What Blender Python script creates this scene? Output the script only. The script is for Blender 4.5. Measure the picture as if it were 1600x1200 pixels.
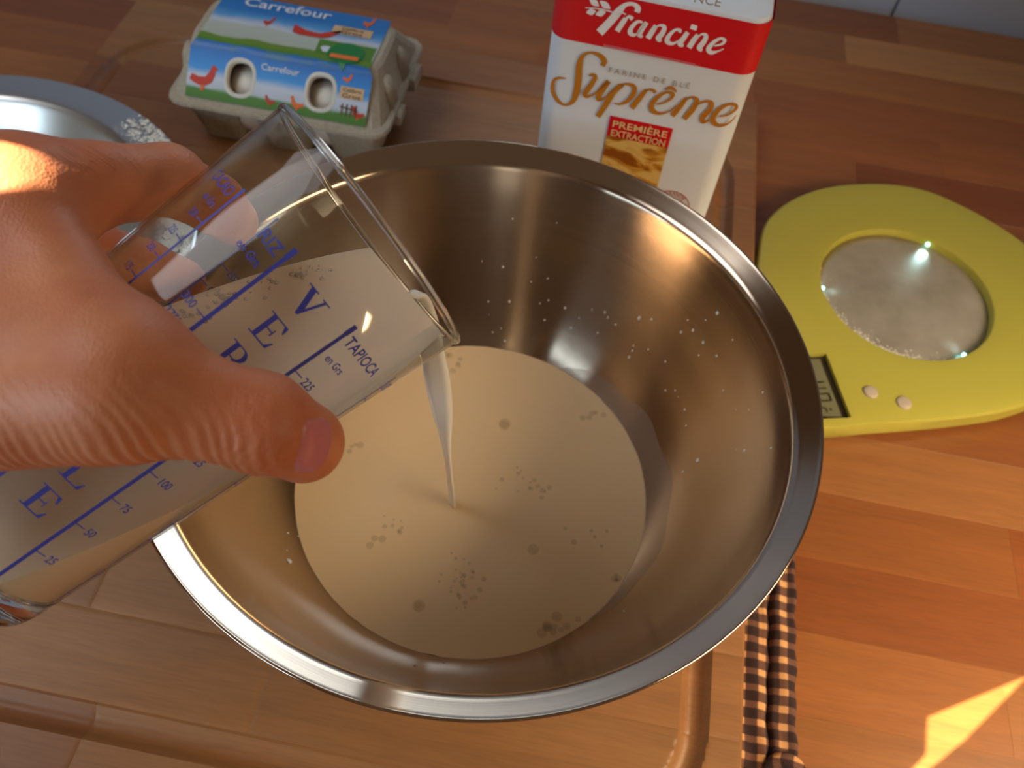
import bpy, bmesh, math, random
import numpy as np
from mathutils import Vector, Matrix
random.seed(7); rng = np.random.RandomState(7)
for o in list(bpy.data.objects): bpy.data.objects.remove(o)
SC = bpy.context.scene
COL = SC.collection

# ------------------------------------------------------------------ camera
F = 1370.0
M = np.array([[0.98139666, -0.18696678, 0.04363506],
              [0.17750787, 0.79701845, -0.5772803],
              [0.07315429, 0.57428653, 0.81537932]])
CAM = np.array([.0291413, -.2121646, .4352999])
cd = bpy.data.cameras.new('camera'); co = bpy.data.objects.new('camera', cd); COL.objects.link(co)
cd.sensor_width = 36; cd.lens = F / 1600 * 36; cd.clip_start = .01; cd.clip_end = 50
mw = Matrix.Identity(4)
for i in range(3):
    for j in range(3): mw[i][j] = M[i][j]
    mw[i][3] = CAM[i]
co.matrix_world = mw; SC.camera = co
cd.dof.use_dof = True; cd.dof.focus_distance = .29; cd.dof.aperture_fstop = 17

# ------------------------------------------------------------------ world, sun, lights, exposure
w = bpy.data.worlds.new('world'); SC.world = w; w.use_nodes = True
bg = w.node_tree.nodes['Background']; bg.inputs[0].default_value = (.60, .42, .28, 1); bg.inputs[1].default_value = .18
SC.view_settings.view_transform = 'Standard'; SC.view_settings.look = 'None'
SC.view_settings.exposure = 0.0; SC.view_settings.gamma = 1.0
SC.view_settings.use_curve_mapping = False
def area(name, loc, target, sx, sy, power, col):
    l = bpy.data.lights.new(name, 'AREA'); l.shape = 'RECTANGLE'; l.size = sx; l.size_y = sy; l.energy = power; l.color = col
    o = bpy.data.objects.new(name, l); COL.objects.link(o); o.location = loc
    o.rotation_euler = (Vector(target) - Vector(loc)).to_track_quat('-Z', 'Y').to_euler(); return o
area('window_light', (-1.02, -.95, .46), (0, .1, .1), .9, .6, 10, (.64, .84, 1))
area('side_fill_light', (-.62, -.06, .98), (-.05, .0, .1), .5, .4, 2.7, (.92, .95, 1))  # added overhead fill for hand and milk, with no window behind it
area('back_window_light', (-.01, .585, .44), (-.05, -.12, .14), .15, .13, .32, (.74, .88, 1))
wb = area('warm_bounce_light', (.54, -.16, .36), (.29, -.05, 0), .34, .26, 1.6, (1, .78, .50)); wb.data.spread = math.radians(95)
SUND = np.array([.66, .27, -.70]); SUND /= np.linalg.norm(SUND)
sl = bpy.data.lights.new('sun', 'SUN'); sl.energy = 34; sl.angle = .0012; sl.color = (1, .90, .68)
so = bpy.data.objects.new('sun', sl); COL.objects.link(so); so.rotation_euler = Vector(SUND).to_track_quat('-Z', 'Y').to_euler(); so.location = (-1, -1, 2)

# ------------------------------------------------------------------ helpers
def at(px, py, z):
    d = M @ np.array([(px - 800) / F, -(py - 600) / F, -1.]); return CAM + d * (z - CAM[2]) / d[2]
def unp(px, py, dep): return CAM + M @ (np.array([(px - 800) / F, -(py - 600) / F, -1.]) * dep)
def tag(o, label=None, cat=None, group=None, kind=None):
    if label: o['label'] = label
    if cat: o['category'] = cat
    if group: o['group'] = group
    if kind: o['kind'] = kind
    return o
def empty(name, loc=(0, 0, 0)):
    o = bpy.data.objects.new(name, None); COL.objects.link(o); o.location = loc; o.empty_display_size = .01; return o
def mk(name, verts, faces, mat, parent=None, smooth=True, loc=None):
    """verts in world coordinates; the object's origin goes to loc (or its parent's)"""
    me = bpy.data.meshes.new(name)
    v = np.asarray(verts, float).reshape(-1, 3)
    off = np.zeros(3)
    if loc is not None: off = np.array(loc, float)
    elif parent is not None: off = np.array(absloc(parent))
    me.from_pydata((v - off).tolist(), [], faces if isinstance(faces, list) else faces.tolist())
    me.update()
    if smooth: me.shade_smooth()
    o = bpy.data.objects.new(name, me); COL.objects.link(o)
    for m in (mat if isinstance(mat, list) else [mat]): me.materials.append(m)
    if parent is not None:
        o.parent = parent; o.location = off - np.array(absloc(parent))
    else: o.location = off
    return o
def absloc(o):
    l = np.array(o.location)
    while o.parent is not None: o = o.parent; l = l + np.array(o.location)
    return l
def autosmooth(o, deg=35):
    me = o.data; bm = bmesh.new(); bm.from_mesh(me)
    bmesh.ops.recalc_face_normals(bm, faces=bm.faces)
    for e in bm.edges:
        if len(e.link_faces) == 2: e.smooth = e.calc_face_angle(0) < math.radians(deg)
    bm.to_mesh(me); bm.free(); return o
def lathe(prof, n=96, c=(0, 0, 0), closed=False):
    P = np.array(prof); k = len(P); t = np.linspace(0, 2 * np.pi, n, endpoint=False)
    V = np.stack([np.outer(np.cos(t), P[:, 0]) + c[0], np.outer(np.sin(t), P[:, 0]) + c[1], np.tile(P[:, 1], (n, 1)) + c[2]], -1).reshape(-1, 3)
    Fc = []
    for i in range(n):
        j = (i + 1) % n
        for a in range(k if closed else k - 1):
            b = (a + 1) % k; Fc.append((i * k + a, j * k + a, j * k + b, i * k + b))
    return V, Fc
def cr(pts, n=8, closed=False):
    P = np.array(pts, float); out = []; m = len(P)
    rngi = range(m if closed else m - 1)
    for i in rngi:
        if closed: p0, p1, p2, p3 = P[(i - 1) % m], P[i], P[(i + 1) % m], P[(i + 2) % m]
        else: p0, p1, p2, p3 = P[max(i - 1, 0)], P[i], P[i + 1], P[min(i + 2, m - 1)]
        for t in np.arange(n) / n:
            out.append(.5 * ((2 * p1) + (-p0 + p2) * t + (2 * p0 - 5 * p1 + 4 * p2 - p3) * t * t + (-p0 + 3 * p1 - 3 * p2 + p3) * t ** 3))
    if not closed: out.append(P[-1])
    return np.array(out)
def boxv(x0, x1, y0, y1, z0, z1, ch=.0004):
    """box with a chamfered top edge"""
    V = [(x0, y0, z0), (x1, y0, z0), (x1, y1, z0), (x0, y1, z0),
         (x0, y0, z1 - ch), (x1, y0, z1 - ch), (x1, y1, z1 - ch), (x0, y1, z1 - ch),
         (x0 + ch, y0 + ch, z1), (x1 - ch, y0 + ch, z1), (x1 - ch, y1 - ch, z1), (x0 + ch, y1 - ch, z1)]
    Fc = [(3, 2, 1, 0), (0, 1, 5, 4), (1, 2, 6, 5), (2, 3, 7, 6), (3, 0, 4, 7), (4, 5, 9, 8), (5, 6, 10, 9), (6, 7, 11, 10), (7, 4, 8, 11), (8, 9, 10, 11)]
    return V, Fc

# ------------------------------------------------------------------ materials
def nmat(name):
    m = bpy.data.materials.new(name); m.use_nodes = True; nt = m.node_tree; b = nt.nodes['Principled BSDF']; return m, nt, b
def link(nt, a, ao, b, bi): nt.links.new(a.outputs[ao], b.inputs[bi])
def node(nt, t, **k):
    n = nt.nodes.new(t)
    for a, v in k.items(): setattr(n, a, v)
    return n
def plain(name, col, rough=.5, metal=0, spec=.5, bump=0, bscale=300, emis=None, sss=0):
    m, nt, b = nmat(name); b.inputs['Base Color'].default_value = (*col, 1); b.inputs['Roughness'].default_value = rough
    b.inputs['Metallic'].default_value = metal; b.inputs['Specular IOR Level'].default_value = spec
    if sss: b.inputs['Subsurface Weight'].default_value = sss; b.inputs['Subsurface Scale'].default_value = .004
    tc = node(nt, 'ShaderNodeTexCoord'); nz = node(nt, 'ShaderNodeTexNoise'); nz.inputs['Scale'].default_value = bscale
    link(nt, tc, 'Object', nz, 'Vector')
    if bump:
        bp = node(nt, 'ShaderNodeBump'); bp.inputs['Strength'].default_value = bump; bp.inputs['Distance'].default_value = .0006
        link(nt, nz, 0, bp, 'Height'); link(nt, bp, 0, b, 'Normal')
    if emis: b.inputs['Emission Color'].default_value = (*emis[0], 1); b.inputs['Emission Strength'].default_value = emis[1]
    return m
def srgb(r, g, b):
    f = lambda c: (c / 255 / 12.92) if c / 255 <= .04045 else ((c / 255 + .055) / 1.055) ** 2.4
    return (f(r), f(g), f(b))
def woodmat(name, rough=.36, marks=False):
    m, nt, b = nmat(name)
    tc = node(nt, 'ShaderNodeTexCoord'); oi = node(nt, 'ShaderNodeObjectInfo'); geo = node(nt, 'ShaderNodeNewGeometry')
    add = node(nt, 'ShaderNodeVectorMath', operation='MULTIPLY_ADD')
    cx = node(nt, 'ShaderNodeCombineXYZ'); mu = node(nt, 'ShaderNodeMath', operation='MULTIPLY'); mu.inputs[1].default_value = 37.
    link(nt, oi, 'Alpha', mu, 0)
    sepc = node(nt, 'ShaderNodeSeparateColor'); link(nt, oi, 'Color', sepc, 0)
    m2 = node(nt, 'ShaderNodeMath', operation='MULTIPLY'); m2.inputs[1].default_value = 531.; link(nt, sepc, 0, m2, 0)
    link(nt, m2, 0, cx, 0); link(nt, m2, 0, cx, 2); link(nt, m2, 0, cx, 1)
    ad = node(nt, 'ShaderNodeVectorMath', operation='ADD'); link(nt, geo, 'Position', ad, 0); link(nt, cx, 0, ad, 1)
    mp = node(nt, 'ShaderNodeMapping'); mp.inputs['Scale'].default_value = (5, 90, 90); link(nt, ad, 0, mp, 'Vector')
    nz = node(nt, 'ShaderNodeTexNoise'); nz.inputs['Scale'].default_value = 1.; nz.inputs['Detail'].default_value = 6; nz.inputs['Roughness'].default_value = .6; nz.inputs['Distortion'].default_value = .4
    link(nt, mp, 0, nz, 'Vector')
    mp2 = node(nt, 'ShaderNodeMapping'); mp2.inputs['Scale'].default_value = (60, 900, 900); link(nt, ad, 0, mp2, 'Vector')
    nz2 = node(nt, 'ShaderNodeTexNoise'); nz2.inputs['Scale'].default_value = 1.; nz2.inputs['Detail'].default_value = 3; link(nt, mp2, 0, nz2, 'Vector')
    r1 = node(nt, 'ShaderNodeMapRange'); r1.inputs[1].default_value = .3; r1.inputs[2].default_value = .7; r1.inputs[3].default_value = .86; r1.inputs[4].default_value = 1.12; link(nt, nz, 0, r1, 0)
    r2 = node(nt, 'ShaderNodeMapRange'); r2.inputs[1].default_value = .3; r2.inputs[2].default_value = .6; r2.inputs[3].default_value = .88; r2.inputs[4].default_value = 1.04; link(nt, nz2, 0, r2, 0)
    mm = node(nt, 'ShaderNodeMath', operation='MULTIPLY'); link(nt, r1, 0, mm, 0); link(nt, r2, 0, mm, 1)
    vm = node(nt, 'ShaderNodeVectorMath', operation='SCALE'); link(nt, oi, 'Color', vm, 0); link(nt, mm, 0, vm, 'Scale')
    link(nt, vm, 0, b, 'Base Color')
    b.inputs['Roughness'].default_value = rough
    bp = node(nt, 'ShaderNodeBump'); bp.inputs['Strength'].default_value = .12; bp.inputs['Distance'].default_value = .0004
    link(nt, nz2, 0, bp, 'Height'); link(nt, bp, 0, b, 'Normal')
    return m
WOOD = woodmat('counter_wood', .33); BWOOD = woodmat('board_wood', .45)
def steelmat(name, rough=.2, col=(.57, .45, .34), aniso=.85):
    m, nt, b = nmat(name); b.inputs['Metallic'].default_value = 1; b.inputs['Base Color'].default_value = (*col, 1)
    b.inputs['Anisotropic'].default_value = aniso; b.inputs['Anisotropic Rotation'].default_value = .25
    tg = node(nt, 'ShaderNodeTangent', direction_type='RADIAL', axis='Z'); link(nt, tg, 0, b, 'Tangent')
    tc = node(nt, 'ShaderNodeTexCoord'); sp = node(nt, 'ShaderNodeSeparateXYZ'); link(nt, tc, 'Object', sp, 0)
    ln = node(nt, 'ShaderNodeVectorMath', operation='LENGTH'); cmb = node(nt, 'ShaderNodeCombineXYZ'); link(nt, sp, 0, cmb, 0); link(nt, sp, 1, cmb, 1); link(nt, cmb, 0, ln, 0)
    c2 = node(nt, 'ShaderNodeCombineXYZ'); link(nt, ln, 'Value', c2, 0); link(nt, sp, 2, c2, 1)
    nz = node(nt, 'ShaderNodeTexNoise'); nz.inputs['Scale'].default_value = 1800; nz.inputs['Detail'].default_value = 2; link(nt, c2, 0, nz, 'Vector')
    rr = node(nt, 'ShaderNodeMapRange'); rr.inputs[3].default_value = rough * .8; rr.inputs[4].default_value = rough * 1.3; link(nt, nz, 0, rr, 0); link(nt, rr, 0, b, 'Roughness')
    bp = node(nt, 'ShaderNodeBump'); bp.inputs['Strength'].default_value = .04; bp.inputs['Distance'].default_value = .0002
    link(nt, nz, 0, bp, 'Height'); link(nt, bp, 0, b, 'Normal')
    return m
STEEL = steelmat('brushed_steel', .15)
STEEL2 = steelmat('pan_steel', .3, (.66, .66, .64), .5)

# ------------------------------------------------------------------ counter staves (setting-like worktop)
ctr = empty('countertop', (0, 0, 0)); tag(ctr, 'orange beech butcher-block countertop under everything, made of glued staves', 'countertop')
tones = [srgb(160, 98, 50), srgb(154, 92, 46), srgb(164, 104, 54), srgb(146, 82, 40), srgb(158, 94, 48), srgb(166, 108, 60)]
SW = .0432
for r in range(-11, 13):
    y0 = .062 + (r - 1) * SW; y1 = min(y0 + SW, .60)
    if y0 >= .598: continue
    x = -.72 - random.random() * .2
    cuts = [x]
    while cuts[-1] < .72: cuts.append(cuts[-1] + random.uniform(.17, .42))
    if r == 0: cuts = [c for c in cuts if not .15 < c < .45] + [.301, .5]; cuts.sort()
    if r == 11: cuts = [c for c in cuts if not .1 < c < .5] + [.227, .43]; cuts.sort()
    for a, b_ in zip(cuts[:-1], cuts[1:]):
        c = random.choice(tones); k = random.uniform(.86, 1.1)
        if r == 11 and abs(a - .227) < .001: c = srgb(186, 130, 78)
        V, Fc = boxv(a, b_, y0, y1, -.028, 0, .00012)
        o = mk('stave', V, Fc, WOOD, ctr, smooth=False); k *= .85; o.color = (c[0] * k, c[1] * k, c[2] * k, 1)

# ------------------------------------------------------------------ tiled wall at the back
WT = plain('wall_tile_glaze', srgb(176, 186, 206), .25, bump=.05, bscale=30); GROUT = plain('tile_grout', srgb(150, 150, 150), .8, bump=.3)
wa, wb = at(1390, 0, 0), at(1600, 48, 0)
wdir = (wb - wa)[:2]; wdir /= np.linalg.norm(wdir); wn = np.array([-wdir[1], wdir[0]])
def wallp(s, t, z): return (wa[0] + wdir[0] * s + wn[0] * t, wa[1] + wdir[1] * s + wn[1] * t, z)
def wbox(s0, s1, t0, t1, z0, z1):
    V = [wallp(s, t, z) for z in (z0, z1) for t in (t0, t1) for s in (s0, s1)]
    return V, [(0, 1, 3, 2), (4, 6, 7, 5), (0, 4, 5, 1), (1, 5, 7, 3), (3, 7, 6, 2), (2, 6, 4, 0)]
V, Fc = wbox(-1.3, .75, .006, .05, -.03, .80)
wall = mk('wall_back', V, Fc, GROUT, None, False, loc=wallp(0, .006, 0)); tag(wall, kind='structure')
for i in range(-9, 5):
    for j in range(4):
        s0 = .008 + i * .15
        V, Fc = wbox(s0 + .001, s0 + .149, 0, .0065, -.028 + j * .2 + .001, -.028 + j * .2 + .199)
        o = mk('tile', V, Fc, WT, wall, False)
        mod = o.modifiers.new('bevel', 'BEVEL'); mod.width = .0012; mod.segments = 2

# unseen left panel added to block the sun; its holes shape two sun patches
WX = -1.15
def backto(p):
    t = (p[0] - WX) / SUND[0]; q = np.array(p) - SUND * t; return q[1], q[2]
pat = [at(1604, 1057, 0), at(1450, 1121, 0), at(1447, 1179, 0), at(1422, 1206, 0), at(1447, 1206, 0), at(1507, 1156, 0)]
holes = [[backto(p) for p in pat]]
PLAST = plain('blocker_plaster', srgb(190, 170, 145), .9, bump=.3, bscale=60)
def blocker_with_holes(name, y0, y1, z0, z1, hs):
    bm = bmesh.new()
    def loop(pts):
        vs = [bm.verts.new((WX, a, b)) for a, b in pts]; return [bm.edges.new((vs[i], vs[(i + 1) % len(vs)])) for i in range(len(vs))]
    es = loop([(y0, z0), (y1, z0), (y1, z1), (y0, z1)])
    for h in hs: es += loop(h)
    bmesh.ops.triangle_fill(bm, use_beauty=True, use_dissolve=False, edges=es)
    me = bpy.data.meshes.new(name); bm.to_mesh(me); bm.free(); me.materials.append(PLAST)
    o = bpy.data.objects.new(name, me); COL.objects.link(o); return o
KN = unp(2, 268, .205)
ky, kz = backto(KN)
hk = [(ky + .007 * math.cos(t) * 1.1, kz + .009 * math.sin(t)) for t in np.linspace(0, 2 * np.pi, 10, endpoint=False)]
wl = blocker_with_holes('sun_blocker_left', -3.2, 1.6, -.9, 3.2, holes + [hk]); tag(wl, kind='structure')

# ------------------------------------------------------------------ chopping board with juice groove
BX0, BX1, BY0, BY1, BT = -.352, .1465, -.172, .388, .02
board = empty('chopping_board', (0, 0, 0)); tag(board, 'large beech chopping board with a juice groove, under the steel mixing bowl', 'chopping board')
gx0, gx1, gy0, gy1, gr = -.3345, .1235, -.1405, .3425, .05
def groove(x, y):
    cx, cy = (gx0 + gx1) / 2, (gy0 + gy1) / 2; hx, hy = (gx1 - gx0) / 2 - gr, (gy1 - gy0) / 2 - gr
    qx, qy = np.abs(x - cx) - hx, np.abs(y - cy) - hy
    d = np.hypot(np.maximum(qx, 0), np.maximum(qy, 0)) + np.minimum(np.maximum(qx, qy), 0) - gr
    wv = .0068; u = np.clip(np.abs(d) / wv, 0, 1); return -.0052 * (1 - u ** 2)
btones = [srgb(152, 104, 62), srgb(148, 98, 58), srgb(158, 110, 66), srgb(138, 86, 50), srgb(150, 102, 60)]
rows = np.arange(BY0, BY1 + .001, .04)
rows = np.append(rows[rows < BY1 - .01], BY1)
for r in range(len(rows) - 1):
    y0, y1 = rows[r], rows[r + 1]
    cuts = [BX0]
    while cuts[-1] < BX1 - .16: cuts.append(cuts[-1] + random.uniform(.16, .3))
    cuts = [c for c in cuts if c < BX1 - .05] + [BX1]
    for a, b_ in zip(cuts[:-1], cuts[1:]):
        h = .0013; nx = max(2, int((b_ - a) / h)); ny = max(2, int((y1 - y0) / h))
        xs = np.linspace(a, b_, nx + 1); ys = np.linspace(y0, y1, ny + 1)
        X, Y = np.meshgrid(xs, ys, indexing='ij'); Z = BT + groove(X, Y)
        edge = np.minimum(np.minimum(X - a, b_ - X), np.minimum(Y - y0, y1 - Y))
        Z = Z - np.where(edge < 1e-6, .0003, 0)
        out = np.minimum(np.minimum(X - BX0, BX1 - X), np.minimum(Y - BY0, BY1 - Y)); Z = Z - np.where(out < 1e-6, .0012, 0)
        V = np.stack([X, Y, Z], -1).reshape(-1, 3).tolist(); idx = lambda i, j: i * (ny + 1) + j
        Fc = [(idx(i, j), idx(i + 1, j), idx(i + 1, j + 1), idx(i, j + 1)) for i in range(nx) for j in range(ny)]
        n0 = len(V); V += [(a, y0, .0005), (b_, y0, .0005), (b_, y1, .0005), (a, y1, .0005)]
        Fc += [(n0, n0 + 3, n0 + 2, n0 + 1)]
        Fc.append([n0, n0 + 1] + [idx(i, 0) for i in range(nx, -1, -1)])
        Fc.append([n0 + 1, n0 + 2] + [idx(nx, j) for j in range(ny, -1, -1)])
        Fc.append([n0 + 2, n0 + 3] + [idx(i, ny) for i in range(0, nx + 1)])
        Fc.append([n0 + 3, n0] + [idx(0, j) for j in range(0, ny + 1)])
        o = mk('board_stave', V, Fc, BWOOD, board, smooth=False)
        autosmooth(o, 30)
        c = random.choice(btones); k = random.uniform(.9, 1.08); o.color = (c[0] * k, c[1] * k, c[2] * k, 1)
        for p in o.data.polygons: p.use_smooth = True

# ------------------------------------------------------------------ mixing bowl
bowl = empty('mixing_bowl', (0, 0, .02)); tag(bowl, 'large brushed stainless steel mixing bowl with a flat flared rim, holding milk', 'bowl')
inner = cr([(.0005, .0225), (.03, .0225), (.055, .0235), (.072, .030), (.0885, .0425), (.103, .062), (.1145, .086), (.1222, .108), (.1278, .128), (.1300, .1365)], 6)
rim = np.vstack([cr([(.1300, .1365), (.1308, .1385), (.1322, .1398), (.1334, .1405)], 3)[:-1], cr([(.1334, .1405), (.1365, .1423), (.1396, .1441)], 3)[:-1], cr([(.1396, .1441), (.1404, .1446), (.1411, .1443), (.1411, .1434), (.1403, .1430)], 3)])
outer_ = [(.1372, .1416), (.1336, .1395), (.1322, .1385), (.1312, .136)] + [(x + .0013, z - .001) for x, z in inner[::-1][4:-8]] + [(.05, .0205), (.0005, .0203)]
V, Fc = lathe(np.vstack([inner[:-1], rim, outer_]), 192)
bb = mk('bowl_body', V, Fc, STEEL, bowl, loc=None); autosmooth(bb, 60)

# milk pool
def milkmat(name, col, rough=.12, sss=.35, alpha=1):
    m, nt, b = nmat(name); b.inputs['Base Color'].default_value = (*col, 1); b.inputs['Roughness'].default_value = rough
    b.inputs['Subsurface Weight'].default_value = sss; b.inputs['Subsurface Scale'].default_value = .006; b.inputs['Subsurface Radius'].default_value = (1, .8, .5)
    tc = node(nt, 'ShaderNodeTexCoord'); nz = node(nt, 'ShaderNodeTexNoise'); nz.inputs['Scale'].default_value = 55; nz.inputs['Detail'].default_value = 2; link(nt, tc, 'Object', nz, 'Vector')
    bp = node(nt, 'ShaderNodeBump'); bp.inputs['Strength'].default_value = .06; bp.inputs['Distance'].default_value = .002; link(nt, nz, 0, bp, 'Height'); link(nt, bp, 0, b, 'Normal')
    if alpha < 1: b.inputs['Alpha'].default_value = alpha
    return m
MILK = milkmat('milk', (.90, .67, .39)); MILKG = milkmat('milk_in_glass', (.82, .64, .47), .3)
MZ = .042; pour_hit = at(708, 788, MZ)
nr, na = 60, 160
V = [(0, 0, MZ)]
for i in range(1, nr + 1):
    for j in range(na):
        t = 2 * np.pi * j / na
        R_ = .0893 + .0006 * math.sin(5 * t + 1) + .0004 * math.sin(13 * t) + .0003 * math.sin(29 * t)
        rr = R_ * i / nr; x, y = rr * math.cos(t), rr * math.sin(t)
        d = math.hypot(x - pour_hit[0], y - pour_hit[1])
        z = MZ + .0003 * math.cos(d * 420) * math.exp(-d / .018) + (.0006 * ((i / nr) ** 30))
        V.append((x, y, z))
Fc = [(0, 1 + j, 1 + (j + 1) % na) for j in range(na)]
for i in range(nr - 1):
    for j in range(na):
        a = 1 + i * na + j; b_ = 1 + i * na + (j + 1) % na; Fc.append((a, a + na, b_ + na, b_))
pool = empty('milk_pool', (0, 0, MZ)); tag(pool, 'cream-coloured pool of milk lying in the bottom of the steel mixing bowl', 'milk')
mk('milk_surface', V, Fc, MILK, pool)
# bubbles on the milk
BUB = plain('bubble_film', (.60, .46, .26), .08); BUB.node_tree.nodes['Principled BSDF'].inputs['Alpha'].default_value = .2
V = []; Fc = []
def bub(x, y, r):
    n0 = len(V); k = 14
    for a, (q, h) in enumerate([(1, 0), (.92, .16), (.7, .3), (.35, .4)]):
        for j in range(k):
            t = 2 * np.pi * j / k; V.append((x + r * q * math.cos(t), y + r * q * math.sin(t), MZ + .0002 + r * h))
    V.append((x, y, MZ + .0002 + r * .42))
    for a in range(3):
        for j in range(k): Fc.append((n0 + a * k + j, n0 + a * k + (j + 1) % k, n0 + (a + 1) * k + (j + 1) % k, n0 + (a + 1) * k + j))
    for j in range(k): Fc.append((n0 + 3 * k + j, n0 + 3 * k + (j + 1) % k, n0 + 4 * k))
for cx, cy, sp, n, r0 in [(712, 900, 26, 20, .0009), (728, 925, 24, 14, .0011), (800, 760, 34, 10, .0011), (840, 765, 20, 6, .0012), (870, 985, 20, 7, .0022), (890, 978, 14, 5, .0014), (620, 820, 14, 7, .0009), (600, 830, 18, 5, .0016), (968, 900, 8, 6, .0014), (690, 563, 16, 7, .002), (720, 566, 14, 5, .0016), (830, 860, 4, 1, .0042), (655, 945, 4, 2, .0026), (790, 665, 5, 2, .0026), (925, 650, 14, 5, .0015), (560, 700, 10, 4, .0018), (915, 830, 30, 6, .0012)]:
    for _ in range(n):
        p = at(cx + rng.randn() * sp * .6, cy + rng.randn() * sp * .6, MZ)
        if math.hypot(p[0], p[1]) < .0865: bub(p[0], p[1], r0 * rng.uniform(.55, 1.25))
o = mk('foam_bubbles', V, Fc, BUB, pool); tag(o, kind='stuff')
# milk film left on the steel to the right and behind
FILM = milkmat('milk_film', (.50, .40, .33), .25, 0, .26)
def wallr(z): return np.interp(z, inner[:, 1], inner[:, 0])
V = []; nz_ = 10; nt_ = 60
for j in range(nt_ + 1):
    t = math.radians(-42 + 112 * j / nt_); hh = .014 * math.sin(math.pi * j / nt_) ** .6 * (1 + .08 * math.sin(j * .5))
    for i in range(nz_ + 1):
        z = MZ - .001 + hh * i / nz_; r_ = wallr(z) - .00025; V.append((r_ * math.cos(t), r_ * math.sin(t), z + .00015))
Fc = [(j * (nz_ + 1) + i, (j + 1) * (nz_ + 1) + i, (j + 1) * (nz_ + 1) + i + 1, j * (nz_ + 1) + i + 1) for j in range(nt_) for i in range(nz_)]
mk('milk_film', V, Fc, FILM, pool)
# droplets on the bowl wall
def bowlhit(px, py):
    d = M @ np.array([(px - 800) / F, -(py - 600) / F, -1.]); ts = np.linspace(.25, .6, 1400); P = CAM + d * ts[:, None]
    rr = np.hypot(P[:, 0], P[:, 1]); wr = np.interp(P[:, 2], inner[:, 1], inner[:, 0], left=0, right=9)
    k = np.where((rr > wr) & (P[:, 2] < .142))[0]; return P[k[0]] if len(k) else None
drops = [(1121, 489, 3.2), (999, 497, 3.4), (1018, 499, 2), (1083, 516, 2.6), (1064, 519, 2.4), (1099, 535, 2.8), (1103, 500, 1.6), (1040, 565, 2), (1120, 556, 2.2), (1092, 555, 1.5), (988, 548, 2), (983, 558, 2.4), (990, 540, 1.6), (1075, 500, 1.8), (1013, 546, 1.4), (786, 417, 2), (796, 471, 2.4), (838, 402, 1.2), (856, 435, 1.4), (857, 469, 1.6), (763, 471, 1.6), (764, 492, 1.4), (770, 519, 1.4), (783, 513, 1.4), (789, 533, 2), (883, 481, 2.2), (851, 500, 2), (844, 474, 1.8), (892, 512, 1.6), (925, 484, 1.5), (945, 488, 2.2), (950, 496, 1.8), (962, 507, 2), (934, 520, 1.6), (905, 497, 1.6), (830, 440, 1.2), (753, 408, 1), (801, 342, 1.2), (870, 348, 1.2), (1163, 704, 2.2), (1151, 702, 1.2), (1090, 719, 3.4), (1067, 737, 1.8), (1192, 613, 1.8), (1130, 610, 1.2), (1145, 531, 1.4), (1205, 700, 1.4), (1040, 610, 1.8), (1055, 610, 1.5), (1070, 640, 1.8), (1072, 665, 1.6), (1060, 620, 1), (1150, 640, .9), (1170, 640, 1), (452, 877, 5), (450, 833, 1.8), (466, 838, 1.4), (448, 860, 1.3), (694, 1035, 1.6), (611, 1016, 1.5), (648, 1040, 2), (975, 955, 2)]
DROP = milkmat('milk_drop', (.86, .84, .80), .25, .1)
V = []; Fc = []
for x, y, r in drops:
    p = bowlhit(x, y)
    if p is None: continue
    n_ = np.array([-p[0], -p[1], .05]); n_ /= np.linalg.norm(n_); a = np.cross(n_, [0, 0, 1]); a /= np.linalg.norm(a); b_ = np.cross(n_, a)
    rr = r / F * .42 * .9; n0 = len(V); k = 8
    for q, h in [(1, 0), (.7, .4)]:
        for j in range(k):
            t = 2 * np.pi * j / k; V.append(p + a * rr * q * math.cos(t) + b_ * rr * q * math.sin(t) * 1.3 + n_ * (rr * h + .0001))
    V.append(p + n_ * rr * .6)
    for j in range(k):
        Fc.append((n0 + j, n0 + (j + 1) % k, n0 + k + (j + 1) % k, n0 + k + j)); Fc.append((n0 + k + j, n0 + k + (j + 1) % k, n0 + 2 * k))
o = mk('milk_splashes', V, Fc, DROP, None, loc=(.12, 0, .09)); tag(o, 'small white milk splashes speckling the inner wall of the steel bowl', 'milk', kind='stuff')

# ------------------------------------------------------------------ measuring glass
nc = np.array([.79, .613, -.1]); nc /= np.linalg.norm(nc); GN = M @ nc
GC = unp(581, 357, .2556); GR, GL, GRB = .0413, .146, .0306
tcam = CAM - (GC - GN * .07); E1 = tcam - GN * (tcam @ GN); E1 /= np.linalg.norm(E1); E2 = np.cross(GN, E1)
def grad(s): return GR + (GRB - GR) * s / GL
def gp(s, phi, off=0.0):
    r = grad(s) + off; return GC - GN * s + r * (math.cos(phi) * E1 + math.sin(phi) * E2)
GB = GC - GN * GL
glass = empty('measuring_glass', GB); tag(glass, 'clear conical measuring glass printed with blue scales, tipped over the bowl in the hand', 'measuring glass')
def glasslathe(prof, n=128):
    V = []; k = len(prof)
    for i in range(n):
        t = 2 * np.pi * i / n
        for r, s in prof: V.append(GC - GN * s + r * (math.cos(t) * E1 + math.sin(t) * E2))
    Fc = []
    for i in range(n):
        j = (i + 1) % n
        for a in range(k):
            b_ = (a + 1) % k; Fc.append((i * k + a, i * k + b_, j * k + b_, j * k + a))
    return V, Fc
m, nt, b = nmat('clear_glass'); nt.nodes.remove(b); out = nt.nodes['Material Output']
tr = node(nt, 'ShaderNodeBsdfTransparent'); tr.inputs[0].default_value = (.975, .985, .98, 1)
gl = node(nt, 'ShaderNodeBsdfGlossy'); gl.inputs['Roughness'].default_value = .06
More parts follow.
